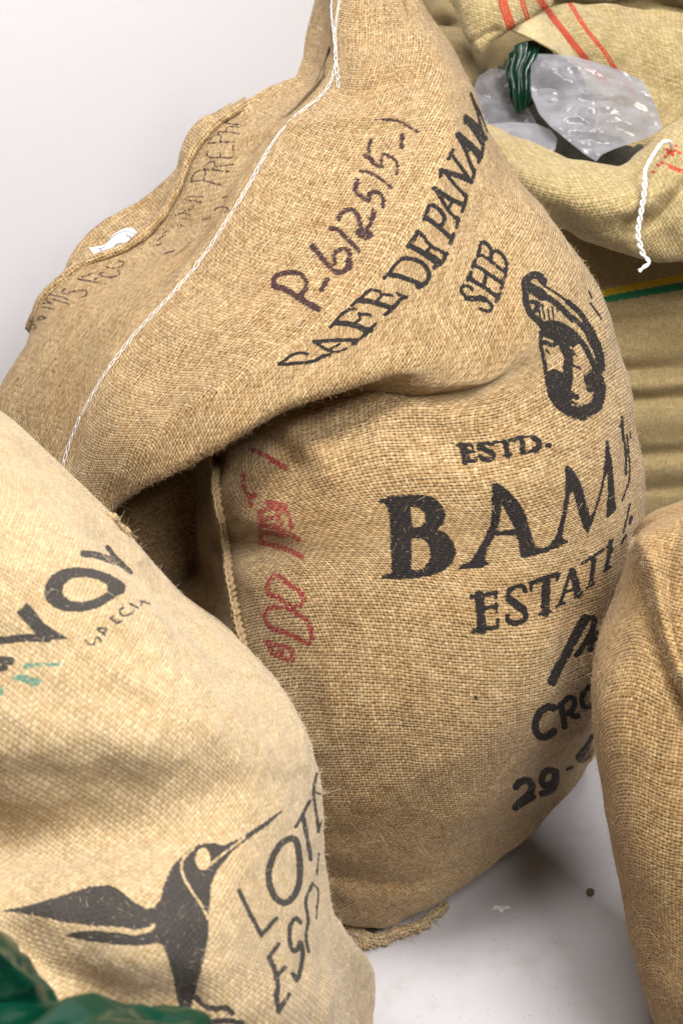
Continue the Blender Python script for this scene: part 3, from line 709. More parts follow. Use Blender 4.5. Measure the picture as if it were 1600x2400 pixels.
# ------------------------------------------------------------------ the printed jute sack in the middle
F = floor_k
rows_main = [
 [(70,790,1.80),(80,740,1.79),(110,685,1.78),(200,615,1.775),(300,575,1.78),(375,510,1.79),(420,430,1.80),(445,360,1.80),(500,290,1.81),(570,240,1.84),(640,205,1.86),(698,175,1.89),(712,110,1.94),(738,20,1.99),(750,-60,2.02)],
 [(40,860,1.80),(60,800,1.775),(130,720,1.75),(230,660,1.745),(330,615,1.745),(420,545,1.755),(480,450,1.765),(530,360,1.775),(590,300,1.79),(660,255,1.81),(735,210,1.83),(750,130,1.875),(762,20,1.92),(772,-60,1.95)],
 [(-30,970,1.80),(5,905,1.765),(110,830,1.725),(240,740,1.71),(350,650,1.71),(440,590,1.72),(515,490,1.735),(570,400,1.75),(620,330,1.765),(690,270,1.79),(755,205,1.80),(768,130,1.835),(774,20,1.88),(782,-60,1.91)],
 [(40,1330,1.78),(148,1095,1.715),(195,970,1.69),(250,870,1.68),(330,770,1.68),(405,685,1.685),(475,600,1.695),(535,515,1.705),(590,425,1.72),(632,350,1.735),(675,285,1.76),(735,238,1.78),(780,190,1.79),(786,120,1.815),(786,10,1.85),(793,-60,1.88)],
 [(60,1370,1.77),(185,1135,1.70),(260,1010,1.655),(370,880,1.64),(500,750,1.64),(620,650,1.65),(720,540,1.665),(790,430,1.685),(830,330,1.715),(850,230,1.745),(850,130,1.78),(840,20,1.82),(840,-60,1.85)],
 [(80,1380,1.765),(220,1170,1.69),(320,1060,1.64),(450,950,1.61),(600,860,1.60),(760,770,1.605),(880,650,1.625),(970,520,1.65),(1030,400,1.685),(1050,290,1.72),(1030,180,1.765),(1000,90,1.81),(962,20,1.86),(930,-60,1.90)],
 [(95,1370,1.765),(242,1178,1.69),(350,1090,1.64),(490,985,1.605),(650,895,1.59),(820,800,1.592),(950,680,1.61),(1040,550,1.64),(1095,430,1.68),(1112,310,1.72),(1104,220,1.765),(1086,165,1.82),(1062,130,1.88)],
 [(110,1360,1.76),(258,1184,1.69),(390,1108,1.635),(540,1025,1.60),(700,935,1.58),(860,865,1.578),(990,790,1.588),(1080,690,1.605),(1140,580,1.635),(1180,480,1.675),(1182,400,1.72),(1165,350,1.78),(1142,320,1.84)],
 [(120,1350,1.77),(270,1190,1.70),(420,1108,1.645),(590,1010,1.612),(750,932,1.59),(890,888,1.585),(1010,858,1.583),(1110,795,1.594),(1190,700,1.612),(1250,600,1.65),(1278,520,1.70),(1270,485,1.76),(1250,465,1.83)],
 [(120,1345,1.80),(290,1160,1.86),(430,1068,1.80),(600,965,1.715),(760,905,1.655),(900,884,1.612),(1030,908,1.586),(1150,890,1.586),(1250,800,1.605),(1320,700,1.645),(1358,630,1.70),(1352,596,1.76),(1330,580,1.83)],
 [(120,1352,1.81),(330,1150,2.12),(470,1055,1.98),(590,1000,1.76),(740,950,1.68),(890,928,1.63),(1040,968,1.591),(1180,970,1.584),(1300,890,1.61),(1380,790,1.65),(1410,715,1.71),(1408,690,1.77),(1388,678,1.84)],
 [(140,1400,1.82),(360,1230,2.12),(480,1130,1.96),(560,1060,1.74),(700,1020,1.665),(860,1000,1.622),(1030,1030,1.594),(1190,1050,1.583),(1330,1000,1.612),(1430,920,1.665),(1461,870,1.74),(1454,845,1.80),(1430,835,1.86)],
 [(180,1490,1.85),(400,1320,2.09),(490,1230,1.87),(535,1190,1.715),(660,1160,1.655),(830,1150,1.61),(1010,1170,1.585),(1180,1190,1.58),(1340,1150,1.608),(1450,1090,1.665),(1495,1050,1.74),(1492,1030,1.80),(1465,1020,1.87)],
 [(330,1550,1.95),(440,1460,1.97),(520,1390,1.83),(560,1350,1.715),(680,1330,1.65),(840,1325,1.605),(1010,1335,1.58),(1180,1345,1.582),(1340,1320,1.615),(1450,1270,1.675),(1503,1220,1.75),(1500,1200,1.82),(1475,1190,1.88)],
 [(380,1720,1.95),(480,1640,1.88),(550,1570,1.78),(600,1530,1.71),(710,1510,1.645),(860,1505,1.605),(1020,1515,1.585),(1180,1520,1.59),(1330,1490,1.63),(1440,1440,1.695),(1482,1400,1.77),(1480,1370,1.84),(1460,1350,1.9)],
 [(430,1880,1.95),(530,1810,1.87),(600,1750,1.77),(660,1720,1.70),(770,1700,1.645),(900,1695,1.615),(1040,1700,1.605),(1180,1690,1.62),(1310,1650,1.665),(1405,1600,1.73),(1440,1560,1.80),(1440,1530,1.87),(1420,1510,1.93)],
 [(480,2020,1.95),(580,1960,1.87),(650,1915,1.78),(720,1890,1.72),(820,1880,1.68),(930,1875,1.66),(1050,1865,1.66),(1160,1845,1.685),(1270,1795,1.735),(1355,1745,1.80),(1400,1700,1.87),(1405,1670,1.93),(1390,1650,1.98)],
 [(540,2140,1.93),(640,2090,1.87),(720,2055,1.81),(800,2035,1.775),(890,2030,1.755),(980,2020,1.755),(1070,2000,1.775),(1160,1955,1.815),(1250,1895,1.87),(1325,1835,1.93),(1375,1785,1.98),(1382,1755,2.02),(1370,1735,2.06)],
 [(640,2215,F(2215)-.05),(720,2180,F(2180)-.05),(790,2165,F(2165)-.05),(850,2172,F(2172)-.045),(905,2172,F(2172)-.045),(970,2142,F(2142)-.065),(1040,2112,F(2112)-.08),(1110,2066,F(2066)-.092),(1190,1998,F(1998)-.10),(1285,1911,F(1911)-.10),(1351,1840,F(1840)-.10),(1394,1768,F(1768)-.10),(1392,1745,F(1745)-.08)],
 [(655,2195,F(2195)-.02),(735,2155,F(2155)-.02),(790,2140,F(2140)-.02),(850,2142,F(2142)-.018),(900,2140,F(2140)-.018),(960,2104,F(2104)-.03),(1022,2066,F(2066)-.04),(1082,2016,F(2016)-.045),(1155,1948,F(1948)-.05),(1243,1861,F(1861)-.05),(1312,1790,F(1790)-.05),(1360,1722,F(1722)-.05),(1366,1700,F(1700)-.04)],
 [(670,2170,F(2170)-.003),(745,2125,F(2125)-.003),(795,2100,F(2100)-.003),(845,2096,F(2096)-.003),(890,2092,F(2092)-.003),(940,2050,F(2050)-.003),(990,2005,F(2005)-.003),(1045,1950,F(1950)-.003),(1110,1880,F(1880)-.003),(1190,1795,F(1795)-.003),(1262,1725,F(1725)-.003),(1318,1660,F(1660)-.003),(1330,1640,F(1640)-.003)],
]
folds_main = [
 dict(line=[(590,300),(680,283),(790,272),(890,262),(960,265)], w=20, amp=0.010, rows=(1, 6)),
 dict(line=[(600,250),(690,232),(780,222),(880,215),(960,190)], w=24, amp=-0.012, rows=(0, 6)),
 dict(line=[(600,345),(650,330),(720,318)], w=26, amp=-0.006, rows=(1, 5)),
 dict(line=[(820,60),(900,80),(980,60)], w=26, amp=-0.008, rows=(3, 6)),
 dict(line=[(900,10),(950,50),(1000,100)], w=9, amp=0.006, rows=(3, 6)),
 dict(line=[(330,560),(420,600),(500,640)], w=22, amp=-0.004, rows=(0, 3)),
 dict(line=[(430,470),(520,520)], w=22, amp=0.004, rows=(0, 3)),
 dict(line=[(620,1010),(660,1045),(695,1085)], w=18, amp=-0.010, rows=(9, 14)),
 dict(line=[(690,1000),(735,1055),(765,1110)], w=30, amp=0.010, rows=(9, 14)),
 dict(line=[(780,935),(900,932),(1010,935),(1090,938)], w=24, amp=-0.007, rows=(9, 13)),
 dict(line=[(980,1010),(1100,1000),(1250,970)], w=30, amp=-0.004, rows=(9, 14)),
 dict(line=[(700,1055),(850,1070),(1000,1100),(1150,1120)], w=36, amp=0.006, rows=(10, 14)),
 dict(line=[(730,2040),(800,2055),(880,2068),(980,2068),(1060,2040)], w=13, amp=-0.010, rows=(15, 18)),
 dict(line=[(730,1985),(850,2005),(980,2005)], w=18, amp=0.004, rows=(15, 18)),
 dict(line=[(760,2090),(850,2110),(960,2105)], w=18, amp=0.005, rows=(16, 18)),
 dict(line=[(1180,1380),(1300,1440),(1400,1440)], w=40, amp=-0.005, rows=(11, 16)),
]
main = Sheet(rows_main, 640, 900, blur=5, folds=folds_main, crumple=((0.11, 0.0022), (0.045, 0.0006)), seed=3, ublur=4)
ri = main.row_at
# yarn directions: the top panel follows the closing seam, the body its own middle row
s, t_top = main.cloth_uv(ri[3])
_, t_body = main.cloth_uv(ri[13])
c70 = int(0.70 * s.shape[1])
t_body = t_body + (t_top - t_body)[ri[8], c70]
rr = np.arange(s.shape[0], dtype=float)
wt = 1 - np.clip((rr - ri[7]) / (ri[11] - ri[7]), 0, 1); wt = (wt * wt * (3 - 2 * wt))[:, None]
t = wt * t_top + (1 - wt) * t_body
is_top = (rr < ri[9] - (ri[9] - ri[8]) * 0.4)[:, None]
pk = np.where(is_top, panel_k.on(main), body_k.on(main))
pm = np.where(is_top, panel_m.on(main), 0) * 0.86
pr_ = np.where(is_top, 0, body_r.on(main)) * 0.66
M_MAIN = woven("jute_main", (0.265, 0.150, 0.054), (0.58, 0.425, 0.226), 0.0039, ('ink_m', 'ink_r', 'ink_k'))
sack = tag(empty("jute_sack", tuple(at((900, 2100, F(2100))))), "big printed jute sack folded over in the middle, white chain stitch across its top", "sack")
cloth = new_obj("sack_cloth", sheet_mesh(main, (s, t), dict(ink_k=pk, ink_m=pm, ink_r=pr_), back=(0.22, 16)), mat=M_MAIN)
adopt(cloth, sack)

def strip(name, rows, nu, nv, mat, root, thick=0.0018, seed=5, crumple=((0.06, 0.0012),), crease=None, inks=None, folds=(), blur=1, label=None, angle=0.0):
    sh = Sheet(rows, nu, nv, blur=blur, folds=folds, crumple=crumple, seed=seed, ublur=1, crease=crease)
    uv = sh.cloth_uv(angle=angle)
    o = new_obj(name, sheet_mesh(sh, uv, {k: p.on(sh) for k, p in (inks or {}).items()}), mat=mat)
    if thick:
        md = o.modifiers.new("thickness", 'SOLIDIFY'); md.thickness = thick; md.offset = 0
    if root is not None: adopt(o, root)
    if label: o['label'] = label
    return o, sh

# the rear layer of the sack's sewn mouth, standing behind the front hem
_, rear = strip("rear_hem", [
 [(95,770,1.835),(150,650,1.85),(203,548,1.865),(300,482,1.875),(375,432,1.885),(412,398,1.89),(432,340,1.89),(480,280,1.89),(540,240,1.9)],
 [(95,800,1.825),(155,680,1.835),(215,600,1.84),(310,540,1.845),(390,480,1.85),(425,420,1.855),(450,360,1.86),(500,300,1.87),(560,250,1.88)],
 [(95,830,1.80),(170,720,1.795),(240,650,1.79),(330,600,1.79),(410,530,1.795),(455,450,1.80),(490,370,1.81),(540,310,1.82),(590,260,1.84)]],
 160, 60, M_MAIN, sack, seed=8, crumple=((0.08, 0.003), (0.03, 0.001)))
# narrow doubled edge of the front hem with its sunk line of stitching
hem_line = [(66,780,1.815),(80,742,1.785),(108,690,1.772),(200,618,1.768),(300,577,1.77),(375,512,1.778),(420,434,1.785),(446,366,1.79),(500,296,1.80),(545,262,1.815),(580,236,1.85)]
_, hem = strip("hem_fold", [
 [(x - 6, y - 9, k + .012) for x, y, k in hem_line], [(x - 6, y - 9, k + .004) for x, y, k in hem_line], [(x - 3, y - 5, k - .0015) for x, y, k in hem_line],
 [(x + 3, y + 3, k - .001) for x, y, k in hem_line], [(x + 6, y + 8, k + .003) for x, y, k in hem_line]], 260, 24, M_MAIN, sack, thick=0.0012, seed=9, crumple=((0.02, 0.0006),))

# care label
M_LABEL = woven("label_paper", (0.60, 0.60, 0.62), (0.64, 0.64, 0.66), 0.0009, ('ink_k',), relief=0.08, gap_amt=0.0, stain=0.0, sheen=0.0, ink_soft=0.2, worn=0.05,
                ink_cols={'ink_k': (0.16, 0.16, 0.19)})
lab_k = Print()
lab = lambda w, *P: lab_k.stroke([(50 + x / 2.851, 250 + y / 2.851) for x, y in P], w)
for w, P in ((1.6, [(640,965),(625,940),(640,920),(670,915),(710,915)]), (1.8, [(635,950),(640,930)]), (1.8, [(648,955),(655,925),(662,950)]), (1.2, [(560,920),(640,850),(700,835),(755,850),(770,870)]),
             (1.8, [(705,855),(712,870)]), (1.8, [(722,860),(730,885)]), (1.8, [(738,870),(745,895),(735,900)]), (1.8, [(528,955),(540,970),(530,985)]), (1.8, [(548,970),(565,985)]), (1.1, [(500,945),(530,950),(560,935)]), (1.1, [(620,970),(650,985)])):
    lab(w * 1.7, *P)
strip("care_label", [
 [(209,581,1.80),(228,578,1.798),(250,571,1.792),(263,553,1.79),(280,541,1.788),(296,535,1.790),(311,536,1.795),(327,549,1.805)],
 [(218,592,1.792),(234,590,1.792),(256,583,1.788),(270,567,1.786),(287,556,1.786),(303,550,1.788),(316,550,1.79),(329,560,1.80)],
 [(228,606,1.792),(242,604,1.792),(263,597,1.79),(279,585,1.788),(296,574,1.788),(312,567,1.788),(322,565,1.79),(333,570,1.80)]], 260, 110, M_LABEL, sack, thick=0.0006, seed=4, crumple=(), inks={'ink_k': lab_k})

# white chain stitching: every link a piece of its own
def link_mesh(length, width, r):
    a = np.linspace(0, 2 * math.pi, 13)[:-1]
    L = np.stack([np.cos(a) * length / 2, np.sin(a) * width / 2 * (1 - 0.35 * np.cos(a)), 0.0006 * np.cos(a)], 1)
    V = []; n, m = len(L), 4
    for i in range(n):
        tn = L[(i + 1) % n] - L[i - 1]; tn /= np.linalg.norm(tn)
        up = np.array([0, 0, 1.0]); sd = np.cross(tn, up)
        for j in range(m):
            b = 2 * math.pi * j / m + 0.78
            V.append(L[i] + sd * r * math.cos(b) + up * r * math.sin(b))
    F_ = [[i * m + j, i * m + (j + 1) % m, ((i + 1) % n) * m + (j + 1) % m, ((i + 1) % n) * m + j] for i in range(n) for j in range(m)]
    me = mesh_from(np.array(V), np.array(F_), True, "stitch"); me.materials.append(M_THREAD); return me
LINK = link_mesh(0.0124, 0.0036, 0.00050)
def chain(path, step, sheet, rows, root, lift=0.0008, mesh=LINK, name="stitch", jitter=0.12):
    L = smooth_line(path, 400)
    pts = [sheet.find(x, y, rows) for x, y in L[::4]]
    P = np.array([p for p, _ in pts]); N = np.array([n for _, n in pts])
    P = blur_axis(P, 2, 0); N = blur_axis(N, 3, 0)
    d = np.r_[0, np.cumsum(np.linalg.norm(np.diff(P, axis=0), axis=1))]
    for q in np.arange(step / 2, d[-1], step):
        p = np.array([np.interp(q, d, P[:, i]) for i in range(3)]); nn = np.array([np.interp(q, d, N[:, i]) for i in range(3)])
        e = np.array([np.interp(q + step * .4, d, P[:, i]) - np.interp(q - step * .4, d, P[:, i]) for i in range(3)])
        e /= np.linalg.norm(e); nn -= e * (nn @ e); nn /= np.linalg.norm(nn)
        a = rng.normal(0, jitter); sd = np.cross(nn, e)
        e2 = e * math.cos(a) + sd * math.sin(a); sd2 = np.cross(nn, e2)
        o = bpy.data.objects.new(name, mesh); COL.objects.link(o)
        M = Matrix(((e2[0], sd2[0], nn[0], 0), (e2[1], sd2[1], nn[1], 0), (e2[2], sd2[2], nn[2], 0), (0, 0, 0, 1)))
        o.matrix_world = Matrix.Translation(Vector(p + nn * lift)) @ M @ Matrix.Diagonal((rng.uniform(.92, 1.06), rng.uniform(.8, 1.15), 1, 1))
        o.parent = root; o.matrix_parent_inverse = Matrix.Translation(-Vector(root.location))
chain([(146,1104),(152,1080),(166,1030),(195,966),(240,885),(275,835),(330,768),(405,688),(470,610),(535,512),(580,440),(622,362),(640,330),(668,295),(700,262),(745,235),(768,212),(782,180),(789,130),(784,90),(786,50),(795,5),(800,-25)],
      0.0108, main, (1, 6), sack)
chain([(793,204),(791,180),(787,140),(783,90),(777,50),(773,0),(770,-25)], 0.0108, main, (1, 6), sack, lift=0.0011)

# corded side seam standing off the left flank, sewn with a row of jute loops
seam_px = [(505,1030),(503,1085),(512,1150),(524,1215),(536,1280),(542,1340),(553,1400),(563,1450),(575,1500),(592,1560),(620,1640)]
L = smooth_line(seam_px, 600)
pts = [main.find(x, y, (10, 16)) for x, y in L]
SP_ = blur_axis(np.array([p for p, _ in pts]), 9, 0); SN = blur_axis(np.array([n for _, n in pts]), 16, 0)
d_ = np.linspace(0, 1, len(SP_))
V, Fc = tube(SP_ + SN * 0.0034, 0.0042 + 0.0007 * np.sin(d_ * 70) + 0.0005 * np.sin(d_ * 173), 12, 430, 2, 0.30)
me = mesh_from(V, Fc); seam = new_obj("side_seam", me, mat=M_CORD); adopt(seam, sack)
loop = link_mesh(0.0100, 0.0062, 0.0012); loop.materials.clear(); loop.materials.append(M_CORD_PALE)
chain(seam_px, 0.0078, main, (10, 16), sack, lift=0.0082, mesh=loop, name="seam_stitch", jitter=0.35)

# frayed bottom hem lying on the floor
up_l = [(738,2108,F(2108)-.035),(790,2140,F(2140)-.03),(840,2172,F(2172)-.028),(880,2188,F(2188)-.022),(905,2182,F(2182)-.018),(940,2170,F(2170)-.018),(985,2154,F(2154)-.018),(1044,2112,F(2112)-.018)]
lo_l = [(752,2140,F(2140)-.030),(792,2185,F(2185)-.016),(830,2214,F(2214)-.010),(868,2222,F(2222)-.006),(902,2208,F(2208)-.005),(945,2196,F(2196)-.005),(990,2178,F(2178)-.005),(1052,2126,F(2126)-.005)]
md_l = [((a[0] + b[0]) / 2, (a[1] + b[1]) / 2, (a[2] + b[2]) / 2 - .006) for a, b in zip(up_l, lo_l)]
M_HEM = woven("jute_hem_cloth", (0.40, 0.27, 0.12), (0.66, 0.50, 0.28), 0.0045, (), relief=1.4)
strip("bottom_hem", [up_l, md_l, lo_l], 130, 16, M_HEM, sack, thick=0.0022, seed=14, crumple=((0.025, 0.0020), (0.009, 0.0010)))
# ------------------------------------------------------------------ loose fibres
def fibres(name, P, N, n, lo, hi, mat, root, width=0.00022, stand=0.6, seed=0, big=0.0):
    r = np.random.default_rng(seed)
    idx = r.integers(0, len(P), n)
    p = P[idx]; nn = N[idx]
    tang = np.cross(nn, r.normal(size=(n, 3))); tang /= np.linalg.norm(tang, axis=1, keepdims=True)
    st = r.uniform(0.05, stand, (n, 1))
    ln = lo + (hi - lo) * r.random((n, 1)) ** 2.2
    if big: ln = np.where(r.random((n, 1)) < big, ln * 3.0, ln)
    dirn = tang * (1 - st) + nn * st; dirn /= np.linalg.norm(dirn, axis=1, keepdims=True)
    curl = np.cross(dirn, r.normal(size=(n, 3))) * r.uniform(0.2, 1.1, (n, 1))
    curl += nn * -0.25
    K = 4
    u = np.linspace(0, 1, K)
    C = p[:, None] + dirn[:, None] * (ln * u[None])[..., None] + curl[:, None] * (ln * u[None] ** 2)[..., None] * 0.5
    C = C + nn[:, None] * 0.0004
    C[..., 2] = np.maximum(C[..., 2], 0.001)
    view = C - CAMP; view /= np.linalg.norm(view, axis=-1, keepdims=True)
    side = np.cross(np.gradient(C, axis=1), r.normal(size=(n, 1, 3)))
    side /= np.maximum(np.linalg.norm(side, axis=-1, keepdims=True), 1e-9)
    w = width * r.uniform(.6, 1.5, (n, 1)) * (1 - 0.75 * u[None])
    up = np.cross(np.gradient(C, axis=1), side); up /= np.maximum(np.linalg.norm(up, axis=-1, keepdims=True), 1e-9)
    # three-sided hairs
    ring = [side, -0.5 * side + 0.866 * up, -0.5 * side - 0.866 * up]
    Vv = np.stack([C + q * w[..., None] for q in ring], 2)          # n,K,3,3
    base = (np.arange(n) * K * 3)[:, None, None]; kk = (np.arange(K - 1) * 3)[None, :, None]; j = np.arange(3)[None, None, :]; j2 = (j + 1) % 3
    Fv = np.stack([base + kk + j, base + kk + j2, base + kk + 3 + j2, base + kk + 3 + j], -1).reshape(-1, 4)
    o = new_obj(name, mesh_from(Vv.reshape(-1, 3), Fv, False), mat=mat)
    o['kind'] = "stuff"
    adopt(o, root)
    return o

def fuzz_points(sh, rows=None):
    """front points, and the rim where the cloth turns away"""
    V = sh.P - CAMP; fc = -(sh.N * V).sum(-1) / np.linalg.norm(V, axis=-1)
    ok = (fc > 0.12) & (sh.pix[..., 0] > -60) & (sh.pix[..., 0] < 1660) & (sh.pix[..., 1] > -60) & (sh.pix[..., 1] < 2460)
    rim = (np.abs(fc) < 0.22) & (sh.pix[..., 0] > -60) & (sh.pix[..., 0] < 1660) & (sh.pix[..., 1] > -60) & (sh.pix[..., 1] < 2460)
    return sh.P[ok], sh.N[ok], sh.P[rim], sh.N[rim]
Pf, Nf, Pr, Nr = fuzz_points(main)
fibres("loose_fibre", Pf, Nf, 3000, 0.003, 0.011, M_FIBRE, sack, 0.00016, 0.30, 1, 0.02)
fibres("edge_fibre", Pr, Nr, 3600, 0.0015, 0.007, M_FIBRE, sack, 0.00015, 0.9, 2, 0.02)
Pl = main.P[ri[7]:ri[9], :430].reshape(-1, 3); Nl = main.N[ri[7]:ri[9], :430].reshape(-1, 3)
fibres("fold_fibre", Pl, Nl, 800, 0.002, 0.006, M_FIBRE, sack, 0.00014, 0.9, 3, 0.02)
hp = np.concatenate([at(smooth_line(lo_l, 200)), at(smooth_line(md_l, 200)), at(smooth_line(up_l[3:], 120))])
fibres("hem_fibre", hp, np.tile([[0.0, -0.5, 0.86]], (len(hp), 1)), 900, 0.003, 0.014, M_FIBRE_PALE, sack, 0.00030, 0.7, 4)
fibres("seam_fibre", SP_ + SN * 0.004, SN, 420, 0.002, 0.010, M_FIBRE, sack, 0.00016, 0.8, 5)

# ------------------------------------------------------------------ the pale sack in front on the left
def srow(y, pts): return [(p[0], y if len(p) == 2 else p[1], p[-1]) for p in pts]
rows_pale = [
 srow(850, [(-420,1.50),(-330,1.52),(-260,1.55),(-220,1.60),(-215,1.66)]),
 srow(925, [(-420,1.42),(-250,1.43),(-150,1.46),(-82,1.53),(-78,1.60)]),
 srow(1000, [(-420,1.36),(-250,1.36),(-120,1.38),(-30,1.43),(18,1.51),(20,1.58)]),
 srow(1090, [(-420,1.32),(-200,1.31),(-50,1.33),(60,1.385),(117,1.47),(118,1.55)]),
 srow(1190, [(-420,1.30),(-200,1.28),(0,1.29),(110,1.335),(190,1.405),(228,1.49),(228,1.58)]),
 srow(1290, [(-420,1.28),(-200,1.26),(0,1.26),(130,1.285),(222,1.32),(246,1.40),(318,1.46),(320,1.58)]),
 srow(1400, [(-420,1.27),(-200,1.245),(0,1.24),(150,1.255),(270,1.285),(350,1.335),(374,1.43),(427,1.49),(427,1.60)]),
 srow(1500, [(-420,1.27),(-200,1.24),(0,1.235),(180,1.24),(320,1.27),(430,1.325),(466,1.42),(548,1.49),(548,1.6)]),
 srow(1620, [(-420,1.27),(-200,1.24),(0,1.23),(200,1.23),(380,1.25),(530,1.305),(600,1.39),(667,1.465),(668,1.57)]),
 srow(1740, [(-420,1.28),(-200,1.245),(0,1.23),(200,1.225),(400,1.235),(560,1.275),(670,1.35),(726,1.45),(726,1.54)]),
 srow(1860, [(-420,1.30),(-200,1.265),(0,1.25),(200,1.245),(400,1.24),(570,1.265),(690,1.34),(753,1.45),(753,1.54)]),
 srow(1980, [(-420,1.31),(-200,1.28),(0,1.265),(200,1.25),(400,1.235),(570,1.255),(690,1.33),(754,1.45),(754,1.54)]),
 srow(2100, [(-420,1.27),(-200,1.24),(0,1.225),(200,1.21),(400,1.205),(570,1.235),(700,1.325),(768,1.47),(768,1.56)]),
 srow(2200, [(-420,1.25),(-200,1.22),(0,1.205),(200,1.195),(400,1.19),(580,1.225),(725,1.335),(805,1.50),(812,1.62)]),
 srow(2280, [(-420,1.25),(-200,1.22),(0,1.20),(200,1.185),(400,1.18),(590,1.22),(752,1.345),(840,1.56),(873,1.64),(870,1.72)]),
 srow(2400, [(-420,1.26),(-200,1.23),(0,1.21),(200,1.195),(400,1.19),(600,1.23),(765,1.36),(835,1.58),(868,1.66),(866,1.74)]),
 srow(2540, [(-420,1.33),(-200,1.30),(0,1.27),(200,1.26),(400,1.26),(600,1.30),(765,1.41),(830,1.60),(855,1.66),(853,1.72)]),
 srow(2800, [(-420,1.50),(-200,1.48),(0,1.46),(200,1.46),(400,1.46),(600,1.48),(740,1.54),(800,1.60),(820,1.64),(818,1.69)]),
]
folds_pale = [
 dict(line=[(-150,1975),(0,1960),(150,1945),(300,1928),(440,1885),(520,1850)], w=66, amp=-0.016),
 dict(line=[(-100,1790),(150,1770),(330,1740),(520,1680)], w=85, amp=0.008),
 dict(line=[(60,2215),(180,2300),(300,2345),(420,2340)], w=45, amp=-0.026),
 dict(line=[(0,2150),(150,2180),(330,2230)], w=60, amp=0.010),
 dict(line=[(520,1620),(600,1720),(660,1830)], w=40, amp=-0.006),
 dict(line=[(300,1640),(420,1720),(520,1820)], w=50, amp=-0.006),
 dict(line=[(225,1180),(262,1205),(300,1262),(330,1310)], w=10, amp=0.006),
]
pale = Sheet(rows_pale, 480, 720, blur=5, folds=folds_pale, crumple=((0.13, 0.003), (0.05, 0.0012), (0.02, 0.0004)), seed=21, ublur=6)
M_PALE = woven("jute_pale", (0.40, 0.272, 0.126), (0.635, 0.49, 0.295), 0.0037, ('ink_g', 'ink_k'), relief=0.85, gap_amt=0.6, stain=0.28, gap=(0.26, 0.17, 0.08), sheen=0.35, ink_soft=0.8, worn=0.32,
               ink_cols={'ink_k': (0.052, 0.047, 0.044), 'ink_g': (0.12, 0.25, 0.185)})
sack2 = tag(empty("jute_sack", tuple(at((300, 2600, 1.5)))), "pale cream jute sack at the left front with a black hummingbird print and green marks", "sack")
adopt(new_obj("sack_cloth", sheet_mesh(pale, pale.cloth_uv(angle=math.radians(38)), dict(ink_k=pale_k.on(pale) * .98, ink_g=pale_g.on(pale) * .72), back=(0.16, 12)), mat=M_PALE), sack2)
Pf, Nf, Pr, Nr = fuzz_points(pale)
fibres("loose_fibre", Pf, Nf, 1500, 0.002, 0.008, M_FIBRE_PALE, sack2, 0.00014, 0.3, 6)
fibres("edge_fibre", Pr, Nr, 3000, 0.0015, 0.008, M_FIBRE_PALE, sack2, 0.00014, 0.9, 7, 0.04)
# sewn corner and rolled seam showing over its shoulder
ear = smooth_line([(212,1196,1.485),(240,1205,1.475),(268,1214,1.47),(292,1240,1.475),(306,1272,1.48),(322,1300,1.487)], 60)
V, Fc = tube(at(ear) + rng.normal(0, .0006, (60, 3)), 0.0042 + .0012 * np.sin(np.linspace(0, 22, 60)) - .0020 * np.linspace(0, 1, 60), 10, 380, 3, .18)
adopt(new_obj("corner_seam", mesh_from(V, Fc), mat=M_CORD_PALE), sack2)
fibres("corner_fibre", at(ear) + (0, -.003, .002), np.tile([[0.2, -0.4, 0.88]], (60, 1)), 260, 0.003, 0.014, M_FIBRE, sack2, 0.00016, 0.9, 8)

# ------------------------------------------------------------------ the plain sack at the right edge
rows_right = [
 [(1640,1172,1.66),(1700,1150,1.62),(1800,1130,1.60),(1900,1120,1.60)],
 [(1572,1200,1.66),(1585,1196,1.60),(1640,1190,1.56),(1750,1180,1.53),(1900,1180,1.53)],
 [(1505,1240,1.66),(1512,1225,1.59),(1550,1220,1.54),(1620,1215,1.51),(1750,1210,1.49),(1900,1210,1.49)],
 [(1485,1275,1.66),(1480,1260,1.575),(1510,1255,1.53),(1580,1250,1.50),(1700,1250,1.475),(1900,1250,1.47)],
 [(1470,1320,1.66),(1463,1310,1.585),(1500,1310,1.53),(1570,1310,1.49),(1700,1310,1.465),(1900,1310,1.46)],
 [(1450,1400,1.66),(1443,1390,1.585),(1485,1390,1.535),(1560,1390,1.49),(1700,1390,1.46),(1900,1390,1.455)],
 [(1418,1520,1.66),(1410,1510,1.575),(1455,1510,1.53),(1550,1500,1.485),(1700,1500,1.455),(1900,1500,1.45)],
 [(1405,1660,1.66),(1398,1650,1.57),(1445,1650,1.515),(1550,1640,1.475),(1700,1640,1.45),(1900,1640,1.445)],
 [(1412,1800,1.66),(1404,1790,1.57),(1450,1790,1.51),(1550,1785,1.475),(1700,1785,1.45),(1900,1785,1.445)],
 [(1432,1950,1.67),(1426,1945,1.58),(1470,1945,1.52),(1560,1940,1.48),(1700,1940,1.46),(1900,1940,1.455)],
 [(1465,2110,1.69),(1459,2105,1.60),(1500,2105,1.54),(1590,2100,1.50),(1700,2100,1.48),(1900,2100,1.475)],
 [(1503,2270,1.71),(1497,2265,1.62),(1540,2265,1.56),(1620,2265,1.52),(1750,2265,1.50),(1900,2265,1.50)],
 [(1540,2410,1.73),(1534,2410,1.65),(1575,2410,1.59),(1650,2410,1.55),(1780,2410,1.53),(1900,2410,1.53)],
 [(1590,2600,1.74),(1584,2600,1.69),(1620,2600,1.65),(1690,2600,1.62),(1800,2600,1.60),(1900,2600,1.60)],
]
